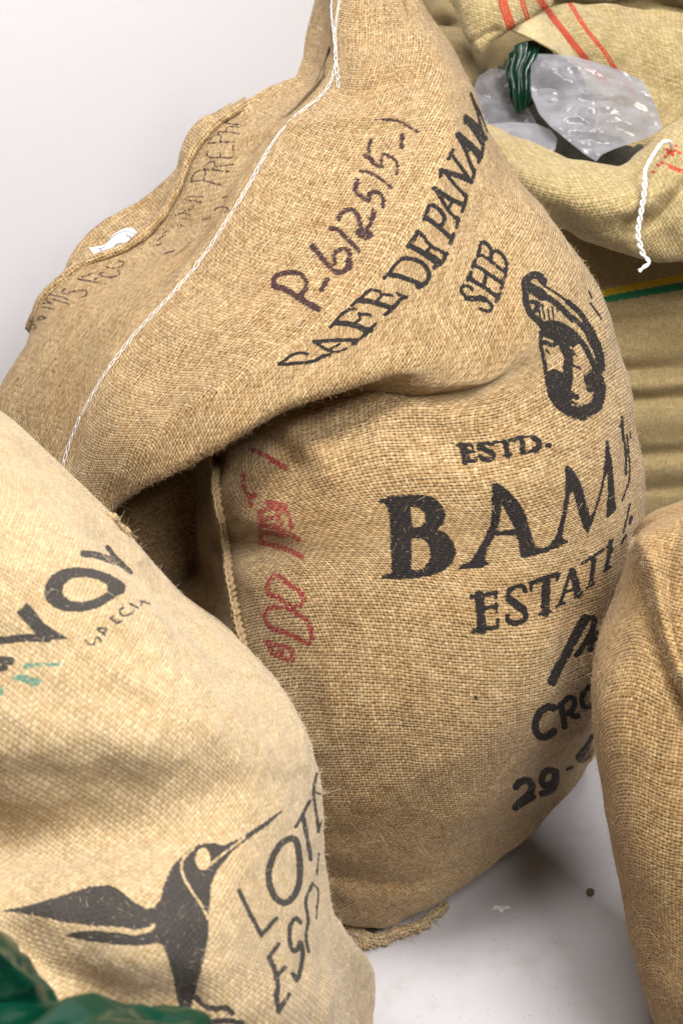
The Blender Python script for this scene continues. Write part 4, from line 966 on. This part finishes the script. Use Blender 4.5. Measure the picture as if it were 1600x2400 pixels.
folds_right = [
 dict(line=[(1500,1275),(1520,1330),(1545,1420),(1575,1510),(1610,1590),(1650,1680)], w=20, amp=0.021),
 dict(line=[(1478,1300),(1492,1350),(1515,1430),(1545,1520),(1580,1610),(1620,1700)], w=15, amp=-0.015),
 dict(line=[(1588,1230),(1572,1290),(1563,1360),(1566,1430),(1585,1520),(1605,1570)], w=9, amp=-0.010),
 dict(line=[(1545,1240),(1540,1320),(1560,1420)], w=18, amp=0.005),
 dict(line=[(1610,1290),(1600,1400),(1620,1500)], w=18, amp=0.006),
]
right = Sheet(rows_right, 200, 420, blur=5, folds=folds_right, crumple=((0.16, 0.003), (0.05, 0.0005)), seed=31, ublur=3)
M_RIGHT = woven("jute_right", (0.260, 0.142, 0.046), (0.535, 0.365, 0.168), 0.0040, ())
sack3 = tag(empty("jute_sack", tuple(at((1700, 2500, 1.65)))), "plain brown jute sack without print, standing at the right edge on the white floor", "sack")
adopt(new_obj("sack_cloth", sheet_mesh(right, right.cloth_uv(angle=math.radians(-9)), back=(0.18, 12)), mat=M_RIGHT), sack3)
Pf, Nf, Pr, Nr = fuzz_points(right)
fibres("loose_fibre", Pf, Nf, 1100, 0.003, 0.010, M_FIBRE, sack3, 0.00015, 0.3, 9, 0.02)
fibres("edge_fibre", Pr, Nr, 1800, 0.0015, 0.007, M_FIBRE, sack3, 0.00014, 0.9, 10, 0.02)
Pc = right.pix; m_ = line_dist(Pc[..., :2], [(1478,1262),(1500,1330),(1525,1430),(1560,1530),(1600,1600)]) < 10
fibres("fold_fibre", right.P[m_], right.N[m_], 700, 0.002, 0.009, M_FIBRE, sack3, 0.00015, 0.9, 11)

# ------------------------------------------------------------------ the open yellow sack behind on the right
YI = ('ink_r', 'ink_g', 'ink_y')
Y_COLS = {'ink_r': (0.47, 0.062, 0.032), 'ink_g': (0.022, 0.15, 0.062), 'ink_y': (0.48, 0.32, 0.02)}
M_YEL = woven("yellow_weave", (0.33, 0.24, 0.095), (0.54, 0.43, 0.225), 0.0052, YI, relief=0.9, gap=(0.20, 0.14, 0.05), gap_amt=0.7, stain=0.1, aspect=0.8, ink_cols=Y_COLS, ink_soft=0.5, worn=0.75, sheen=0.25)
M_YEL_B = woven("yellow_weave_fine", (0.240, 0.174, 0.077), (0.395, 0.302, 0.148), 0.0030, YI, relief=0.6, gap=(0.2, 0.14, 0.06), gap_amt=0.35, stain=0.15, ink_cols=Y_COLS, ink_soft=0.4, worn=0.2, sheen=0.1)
sack4 = tag(empty("woven_sack", tuple(at((1560, 1390, F(1390))))), "open yellowish woven sack with rolled mouth, red stripes and plastic bags inside", "sack")
inks_y = dict(ink_r=yel_r, ink_g=yel_g, ink_y=yel_y)
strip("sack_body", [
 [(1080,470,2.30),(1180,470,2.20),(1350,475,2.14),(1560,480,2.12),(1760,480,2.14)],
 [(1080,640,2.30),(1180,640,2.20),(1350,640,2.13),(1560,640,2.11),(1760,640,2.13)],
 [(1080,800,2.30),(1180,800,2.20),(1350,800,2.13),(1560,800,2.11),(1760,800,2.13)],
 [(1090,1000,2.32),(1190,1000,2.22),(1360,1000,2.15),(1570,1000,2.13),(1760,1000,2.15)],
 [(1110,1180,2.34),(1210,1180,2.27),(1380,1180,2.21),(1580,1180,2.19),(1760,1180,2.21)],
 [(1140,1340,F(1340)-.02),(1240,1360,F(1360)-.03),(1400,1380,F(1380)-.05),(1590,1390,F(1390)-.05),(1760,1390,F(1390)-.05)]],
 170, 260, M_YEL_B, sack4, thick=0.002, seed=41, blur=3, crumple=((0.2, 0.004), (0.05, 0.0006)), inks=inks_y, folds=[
 dict(line=[(1300,770),(1420,755),(1600,740),(1760,735)], w=17, amp=-0.0097), dict(line=[(1300,830),(1450,820),(1760,800)], w=24, amp=0.0065),
 dict(line=[(1300,880),(1450,868),(1600,860),(1760,850)], w=14, amp=-0.0130), dict(line=[(1300,915),(1450,905),(1760,890)], w=14, amp=0.0073),
 dict(line=[(1300,940),(1450,935),(1600,930),(1760,930)], w=10, amp=-0.0130), dict(line=[(1400,1000),(1600,985),(1760,980)], w=26, amp=0.0065),
 dict(line=[(1450,1070),(1530,1066),(1620,1062),(1760,1055)], w=10, amp=-0.0097), dict(line=[(1450,1110),(1620,1105),(1760,1100)], w=16, amp=0.0065),
 dict(line=[(1450,1150),(1540,1148),(1620,1140),(1760,1135)], w=10, amp=-0.0081)])
# rolled-down front of the mouth
_, cuff = strip("rolled_rim", [
 [(1060,400,2.22),(1180,430,2.16),(1300,450,2.12),(1420,460,2.10),(1520,450,2.09),(1590,400,2.09),(1760,380,2.12)],
 [(1060,290,2.16),(1160,320,2.08),(1260,362,2.035),(1360,392,2.01),(1440,398,2.0),(1510,358,2.015),(1562,304,2.02),(1630,285,2.02),(1760,290,2.06)],
 [(1060,268,2.12),(1150,297,2.05),(1250,343,2.0),(1350,376,1.975),(1440,396,1.965),(1512,362,1.985),(1566,298,1.99),(1630,278,1.99),(1760,282,2.03)],
 [(1070,300,2.06),(1170,340,1.995),(1270,390,1.955),(1370,425,1.935),(1450,432,1.93),(1525,405,1.935),(1585,350,1.94),(1640,335,1.94),(1760,340,1.98)],
 [(1090,380,2.03),(1200,415,1.965),(1310,462,1.93),(1410,490,1.915),(1490,488,1.91),(1545,462,1.915),(1600,430,1.92),(1660,420,1.92),(1760,420,1.95)],
 [(1130,450,2.04),(1240,480,1.98),(1350,525,1.945),(1450,548,1.935),(1520,540,1.935),(1570,520,1.935),(1620,510,1.935),(1680,505,1.94),(1760,505,1.97)],
 [(1170,500,2.06),(1280,520,2.02),(1390,568,1.985),(1480,597,1.97),(1540,606,1.965),(1590,610,1.965),(1640,610,1.97),(1700,610,1.98),(1760,612,2.0)],
 [(1170,480,2.13),(1280,490,2.11),(1390,530,2.10),(1480,555,2.09),(1540,560,2.09),(1590,565,2.09),(1640,565,2.09),(1700,565,2.10),(1760,565,2.11)]],
 260, 220, M_YEL, sack4, thick=0.002, seed=43, blur=4, crumple=((0.1, 0.003), (0.04, 0.001)), inks=inks_y, angle=0.35, folds=[
 dict(line=[(1610,440),(1565,480),(1530,510),(1470,525)], w=14, amp=-0.022), dict(line=[(1600,470),(1615,560),(1640,620)], w=30, amp=0.012), dict(line=[(1180,380),(1320,440),(1460,470)], w=30, amp=0.006)])
# back of the mouth folded out, with its red stripes
_, bk = strip("back_flap", [
 [(1196,68,2.075),(1226,46,2.085),(1268,22,2.13),(1340,15,2.17),(1430,14,2.18),(1520,22,2.19),(1600,34,2.19),(1760,60,2.19)],
 [(1240,86,2.06),(1272,70,2.08),(1300,62,2.11),(1360,60,2.13),(1440,70,2.15),(1530,80,2.155),(1610,90,2.16),(1760,110,2.16)],
 [(1290,113,2.07),(1310,108,2.09),(1345,108,2.11),(1400,115,2.13),(1460,128,2.145),(1540,145,2.15),(1620,155,2.155),(1760,170,2.16)],
 [(1340,150,2.10),(1360,150,2.12),(1390,158,2.135),(1440,175,2.15),(1500,195,2.155),(1560,210,2.155),(1640,225,2.15),(1760,240,2.15)],
 [(1380,230,2.14),(1410,235,2.15),(1440,245,2.16),(1480,260,2.165),(1530,275,2.16),(1590,285,2.15),(1660,295,2.14),(1760,300,2.13)],
 [(1400,330,2.17),(1430,335,2.18),(1460,340,2.18),(1500,350,2.18),(1550,360,2.17),(1610,365,2.16),(1680,370,2.15),(1760,380,2.14)]],
 190, 150, M_YEL, sack4, thick=0.003, seed=44, blur=2, crumple=((0.09, 0.003), (0.03, 0.0008)), inks=inks_y, angle=-0.12, folds=[
 dict(line=[(1290,40),(1330,100),(1385,170)], w=12, amp=-0.004), dict(line=[(1480,60),(1530,150),(1560,240)], w=40, amp=-0.008)])
M_YEL_HEM = woven("yellow_hem", (0.46, 0.36, 0.175), (0.64, 0.53, 0.31), 0.004, (), relief=0.7, gap_amt=0.3, stain=0.05, aspect=0.8, sheen=0.2)
strip("flap_hem", [
 [(1194,69,2.066),(1232,45,2.075),(1270,21,2.120)], [(1238,87,2.050),(1264,70,2.064),(1290,52,2.104)], [(1289,114,2.060),(1304,104,2.078),(1324,96,2.094)], [(1339,151,2.090),(1346,148,2.096),(1354,148,2.108)]],
 60, 60, M_YEL_HEM, sack4, thick=0.003, seed=47, crumple=((0.03, 0.0008),))
# turned-over corner of the mouth on the left
strip("corner_flap", [
 [(1015,-70,2.09),(1060,-70,2.05),(1130,-70,2.04),(1200,-70,2.06),(1300,-70,2.11)],
 [(1060,10,2.07),(1090,12,2.04),(1140,15,2.03),(1210,18,2.05),(1290,10,2.10)],
 [(1080,55,2.065),(1105,58,2.04),(1145,58,2.03),(1200,50,2.045),(1270,24,2.10)],
 [(1098,92,2.06),(1116,96,2.04),(1145,88,2.035),(1178,70,2.045),(1240,44,2.09)],
 [(1112,118,2.065),(1126,122,2.05),(1150,100,2.045),(1172,78,2.055),(1205,64,2.08)]],
 110, 90, M_YEL, sack4, thick=0.004, seed=45, crumple=((0.06, 0.002),), inks=inks_y, angle=-0.2, folds=[dict(line=[(1095,110),(1130,85),(1165,68)], w=7, amp=-0.006), dict(line=[(1154,-40),(1165,60)], w=5, amp=0.004)])
# left wall of the mouth, falling into the dark inside
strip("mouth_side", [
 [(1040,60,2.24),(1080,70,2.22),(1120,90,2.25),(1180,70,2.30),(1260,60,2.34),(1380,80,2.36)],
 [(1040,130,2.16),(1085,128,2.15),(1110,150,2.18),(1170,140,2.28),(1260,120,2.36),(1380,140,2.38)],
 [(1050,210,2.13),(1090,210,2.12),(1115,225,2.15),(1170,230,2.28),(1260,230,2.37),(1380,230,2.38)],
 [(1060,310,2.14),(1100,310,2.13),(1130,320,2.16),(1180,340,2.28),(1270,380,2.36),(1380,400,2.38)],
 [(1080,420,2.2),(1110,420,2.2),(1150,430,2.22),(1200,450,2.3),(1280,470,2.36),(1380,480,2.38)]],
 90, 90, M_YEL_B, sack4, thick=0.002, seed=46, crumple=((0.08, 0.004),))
# added lumpy sheet, the shade inside the mouth put into its dark colour
M_MOUTH_SHADE = plain("mouth_shade", (0.055, 0.050, 0.036), 0.7, 0.3, 0.004, 160.0, 0.6)
strip("mouth_shade", [
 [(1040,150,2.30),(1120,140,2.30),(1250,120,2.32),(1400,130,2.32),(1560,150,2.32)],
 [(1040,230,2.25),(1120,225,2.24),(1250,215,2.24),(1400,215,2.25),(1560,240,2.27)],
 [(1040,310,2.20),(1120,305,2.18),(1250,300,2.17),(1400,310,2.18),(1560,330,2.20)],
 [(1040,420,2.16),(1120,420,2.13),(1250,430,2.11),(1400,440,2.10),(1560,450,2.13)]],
 120, 90, M_MOUTH_SHADE, sack4, thick=0, seed=48, crumple=((0.03, 0.004), (0.012, 0.002)))
# loose end of the closing thread, a little chain of loops
L = smooth_line([(1574,350,1.938),(1572,338,1.928),(1565,331,1.92),(1552,334,1.915),(1537,352,1.91),(1522,376,1.905),(1511,398,1.90),(1510,425,1.897),(1508,455,1.895),(1504,480,1.895),(1500,505,1.895),(1495,530,1.895),(1494,552,1.895),(1500,578,1.896),(1507,598,1.897),(1518,610,1.896),(1520,617,1.895),(1508,626,1.894),(1496,636,1.893)], 160)
P_ = at(L); dd = np.linspace(0, 1, 160)
wig = np.where(dd < .36, .25, 1.0) * np.where(dd > .85, .5, 1.0)
T_ = np.gradient(P_, axis=0); T_ /= np.linalg.norm(T_, axis=1, keepdims=True)
sd_ = np.cross(T_, FWD); sd_ /= np.linalg.norm(sd_, axis=1, keepdims=True)
Vs, Fs, off = [], [], 0
for ph in (0.0, math.pi):
    q = P_ + sd_ * (np.sin(dd * 58 + ph) * 0.0020 * wig)[:, None] - FWD * (np.cos(dd * 58 + ph) * 0.0015 * wig)[:, None]
    V, Fc = tube(q, np.where(dd < .4, .0021, .0016), 8, 900, 2, .18)
    Vs.append(V); Fs.append(Fc + off); off += len(V)
adopt(new_obj("closing_thread", mesh_from(np.concatenate(Vs), np.concatenate(Fs)), mat=M_THREAD), sack4)

# ------------------------------------------------------------------ another sack behind it against the wall
sack5 = tag(empty("woven_sack", tuple(at((1250, 900, 2.6)))), "olive shaded woven sack furthest back, mostly hidden behind the open yellow sack", "sack")
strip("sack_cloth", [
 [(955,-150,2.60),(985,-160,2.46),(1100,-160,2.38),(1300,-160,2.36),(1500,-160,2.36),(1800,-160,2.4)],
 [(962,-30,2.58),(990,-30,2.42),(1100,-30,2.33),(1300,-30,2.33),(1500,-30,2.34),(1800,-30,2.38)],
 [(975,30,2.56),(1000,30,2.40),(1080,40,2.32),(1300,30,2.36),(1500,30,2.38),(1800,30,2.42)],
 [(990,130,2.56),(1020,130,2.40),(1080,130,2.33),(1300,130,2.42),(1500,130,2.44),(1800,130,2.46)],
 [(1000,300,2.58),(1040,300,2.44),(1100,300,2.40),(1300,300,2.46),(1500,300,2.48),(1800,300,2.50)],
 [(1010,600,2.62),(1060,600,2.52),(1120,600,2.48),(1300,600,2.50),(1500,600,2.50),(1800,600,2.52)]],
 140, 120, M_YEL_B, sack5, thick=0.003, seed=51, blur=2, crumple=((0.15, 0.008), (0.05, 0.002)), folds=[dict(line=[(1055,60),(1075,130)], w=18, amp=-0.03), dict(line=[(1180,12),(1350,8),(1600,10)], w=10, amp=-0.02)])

# ------------------------------------------------------------------ plastic bags in the mouth
def bag(name, outline, centre, bulge, mat, k_in, seed, crease=0.006, n=46, label=None):
    """crumpled closed pouch: two films joined along the outline"""
    O = np.array(outline + outline[:1], float)
    dd_ = np.r_[0, np.cumsum(np.linalg.norm(np.diff(O[:, :2], axis=0), axis=1))]
    O = np.stack([np.interp(np.linspace(0, dd_[-1], 181)[:-1], dd_, O[:, i]) for i in range(3)], 1)
    c = np.array(centre, float)
    rad = np.linspace(0, 1, n)
    def side(sgn):
        G = c + (O[None] - c) * rad[:, None, None]
        dome = (1 - rad ** 2.4)[:, None]
        G[..., 2] -= sgn * bulge * dome
        P = at(G)
        nn = 1.0 * creases(P, 0.038, seed + (sgn > 0), 9) + 0.55 * waves(P, 0.045, seed + 3, 8) * (0.3 + 0.7 * np.abs(waves(P, 0.09, seed + 4, 5)))
        P = P - FWD * (nn * crease * (1 - 0.75 * rad[:, None] ** 6) * sgn)[..., None]
        return P
    V, Fz, off = [], [], 0
    for sgn in (1, -1):
        P = side(sgn); m = P.shape[1]
        V.append(P.reshape(-1, 3))
        i = np.arange(n - 1)[:, None] * m; j = np.arange(m)[None]; j2 = (j + 1) % m
        f = np.stack([i + j, i + m + j, i + m + j2, i + j2], -1).reshape(-1, 4) + off
        Fz.append(f); off += n * m
    o = new_obj(name, mesh_from(np.concatenate(V), np.concatenate(Fz)), mat=mat)
    return o
M_CLEAR = film("clear_film", (0.40, 0.40, 0.43), 0.36, 0.17, 0.85)
M_THIN = film("thin_film", (0.32, 0.31, 0.33), 0.26, 0.10, 0.95)
M_GREEN = film("green_film", (0.004, 0.030, 0.015), 0.95, 0.16, 0.92, 0.7)
b = bag("plastic_bag", [(1242,140,2.07),(1258,126,2.07),(1292,126,2.07),(1340,132,2.06),(1400,147,2.06),(1450,163,2.06),(1505,190,2.06),(1520,215,2.05),(1540,262,2.05),(1552,300,2.04),(1520,322,2.03),(1480,335,2.02),(1440,348,2.015),(1410,362,2.01),(1396,379,2.01),(1370,362,2.01),(1330,330,2.01),(1290,298,2.02),(1262,266,2.04),(1245,225,2.06)],
        (1395, 235, 2.045), 0.016, M_CLEAR, 2.0, 61, 0.011, 110)
tag(b, "large milky clear plastic bag bulging from the mouth of the open yellow sack", "plastic bag")
b = bag("plastic_bag", [(1120,300,2.07),(1150,290,2.07),(1200,286,2.07),(1255,290,2.06),(1290,305,2.05),(1305,325,2.04),(1300,352,2.03),(1280,362,2.03),(1230,350,2.04),(1160,330,2.06)],
        (1220, 320, 2.06), 0.010, M_CLEAR, 2.0, 63, 0.006, 60)
tag(b, "small clear plastic bag end tucked low inside the rolled yellow rim", "plastic bag")
b = bag("plastic_bag", [(1105,215,2.10),(1120,180,2.10),(1150,160,2.11),(1185,165,2.11),(1215,200,2.12),(1235,250,2.12),(1262,300,2.10),(1235,320,2.08),(1170,310,2.08),(1115,290,2.08)],
        (1175, 240, 2.11), 0.012, M_THIN, 2.0, 65, 0.014, 80)
tag(b, "crumpled see-through plastic bag beside the green strip, left in the yellow sack's mouth", "plastic bag")
# dark green film folded up between the clear bags
def fold_row(pts, n=11, depth=0.009, ph=0):
    q = smooth_line(pts, n)
    q[:, 2] += depth * (np.arange(n) % 2 - .5) * np.linspace(1, .6, n)
    q[1:-1, 0] += 3.0 * np.sin(np.arange(1, n - 1) * 2.1 + ph)
    return [tuple(r) for r in q]
o = strip("green_strip", [
 fold_row([(1192,126,2.075),(1212,104,2.065),(1240,95,2.065),(1268,100,2.075),(1300,128,2.09)]),
 fold_row([(1191,142,2.072),(1205,130,2.062),(1232,128,2.064),(1258,132,2.07),(1290,146,2.085)], ph=.4),
 fold_row([(1184,168,2.072),(1200,164,2.062),(1222,166,2.066),(1244,168,2.07),(1262,172,2.08)], ph=.9),
 fold_row([(1190,198,2.072),(1203,196,2.062),(1220,200,2.066),(1238,200,2.07),(1256,196,2.08)], ph=1.6),
 fold_row([(1194,228,2.074),(1206,228,2.066),(1222,234,2.07),(1236,236,2.074),(1252,232,2.082)], ph=2.0),
 fold_row([(1204,256,2.08),(1212,266,2.074),(1220,262,2.076),(1232,254,2.08),(1244,248,2.086)], depth=.004)],
 120, 110, M_GREEN, None, thick=0.0006, seed=62, blur=0, crumple=(), crease=(0.05, 0.0015))[0]
tag(o, "glossy dark green plastic strip folded between the clear bags in the yellow sack", "plastic strip")

# ------------------------------------------------------------------ green bag at the lower left corner
o = strip("green_bag", [
 [(-160,2120,1.070),(-60,2150,1.070),(0,2188,1.075),(20,2206,1.085),(28,2216,1.110)],
 [(-160,2200,1.020),(-60,2210,1.015),(15,2235,1.020),(52,2252,1.045),(62,2262,1.090)],
 [(-160,2280,1.010),(-60,2290,1.015),(20,2285,1.025),(85,2310,1.040),(102,2322,1.090)],
 [(-160,2330,1.010),(-60,2345,1.025),(40,2345,1.040),(110,2358,1.050),(138,2368,1.090)],
 [(-160,2365,1.010),(-60,2375,1.015),(40,2378,1.020),(140,2366,1.025),(200,2352,1.040),(262,2342,1.060),(330,2352,1.065),(400,2364,1.070),(470,2388,1.100)],
 [(-160,2410,0.990),(-60,2410,0.990),(60,2408,0.990),(160,2400,0.995),(260,2388,1.010),(360,2396,1.030),(440,2408,1.050),(500,2420,1.090)],
 [(-160,2500,0.990),(0,2500,0.980),(160,2500,0.980),(300,2500,0.990),(420,2500,1.020),(520,2500,1.080)],
 [(-160,2620,1.060),(0,2620,1.050),(160,2620,1.050),(300,2620,1.060),(420,2620,1.080),(520,2620,1.120)]],
 150, 150, film("green_bag_film", (0.002, 0.034, 0.018), 1.4, 0.16, 1.0, 0.32), None, thick=0.001, seed=71, blur=2, crumple=(), crease=(0.045, 0.011))[0]
tag(o, "glossy crumpled green plastic bag at the lower left, in front of the hummingbird print", "plastic bag")

# ------------------------------------------------------------------ litter on the floor
def blob(name, pos, sx, sy, sz, mat, seed, cleft=False, rot=0.0):
    th = np.linspace(0, math.pi, 14); ph = np.linspace(0, 2 * math.pi, 21)[:-1]
    T, Ph = np.meshgrid(th, ph, indexing='ij')
    P = np.stack([np.sin(T) * np.cos(Ph), np.sin(T) * np.sin(Ph), np.cos(T)], -1)
    w = 1 + 0.10 * waves(P, 2.0, seed)
    if cleft: w = w - 0.22 * np.exp(-(P[..., 1] / 0.13) ** 2) * (P[..., 2] > 0)
    P = P * w[..., None] * (sx, sy, sz)
    c, s_ = math.cos(rot), math.sin(rot)
    P = np.stack([P[..., 0] * c - P[..., 1] * s_, P[..., 0] * s_ + P[..., 1] * c, P[..., 2]], -1)
    P += (0, 0, -P[..., 2].min())
    m = 20; i = np.arange(13)[:, None] * m; j = np.arange(m)[None]; j2 = (j + 1) % m
    f = np.stack([i + j, i + m + j, i + m + j2, i + j2], -1).reshape(-1, 4)
    o = new_obj(name, mesh_from(P.reshape(-1, 3), f), mat=mat); o.location = pos
    return o
pos = at((1381, 2094, F(2094))); pos[2] = 0
tag(blob("coffee_bean", pos, 0.0058, 0.0046, 0.0036, plain("green_bean", (0.16, 0.13, 0.07), 0.6, 0.3, 0.0003, 600, 0.5), 3, True, 0.6), "single raw coffee bean lying on the white floor by the right sack", "coffee bean")
pos = at((1172, 2131, F(2131))); pos[2] = 0.0
pv = np.array([[-.011, -.001, .001], [-.006, .0035, .003], [.002, .0040, .0012], [.010, .0025, .004], [.0125, .0, .001], [.004, -.0022, .0035], [.001, -.006, .001], [-.003, -.0028, .003]])
me = bpy.data.meshes.new("paper"); me.from_pydata([tuple(v_) for v_ in pv], [], [(0, 7, 1), (1, 7, 2), (7, 5, 2), (2, 5, 3), (3, 5, 4), (7, 6, 5)]); me.update()
o = new_obj("paper_scrap", me, mat=plain("scrap_paper", (0.86, 0.85, 0.85), 0.8, 0.2)); o.location = pos
md = o.modifiers.new("thickness", 'SOLIDIFY'); md.thickness = 0.0006
tag(o, "tiny white torn paper scrap on the floor near the printed sack's base", "scrap")
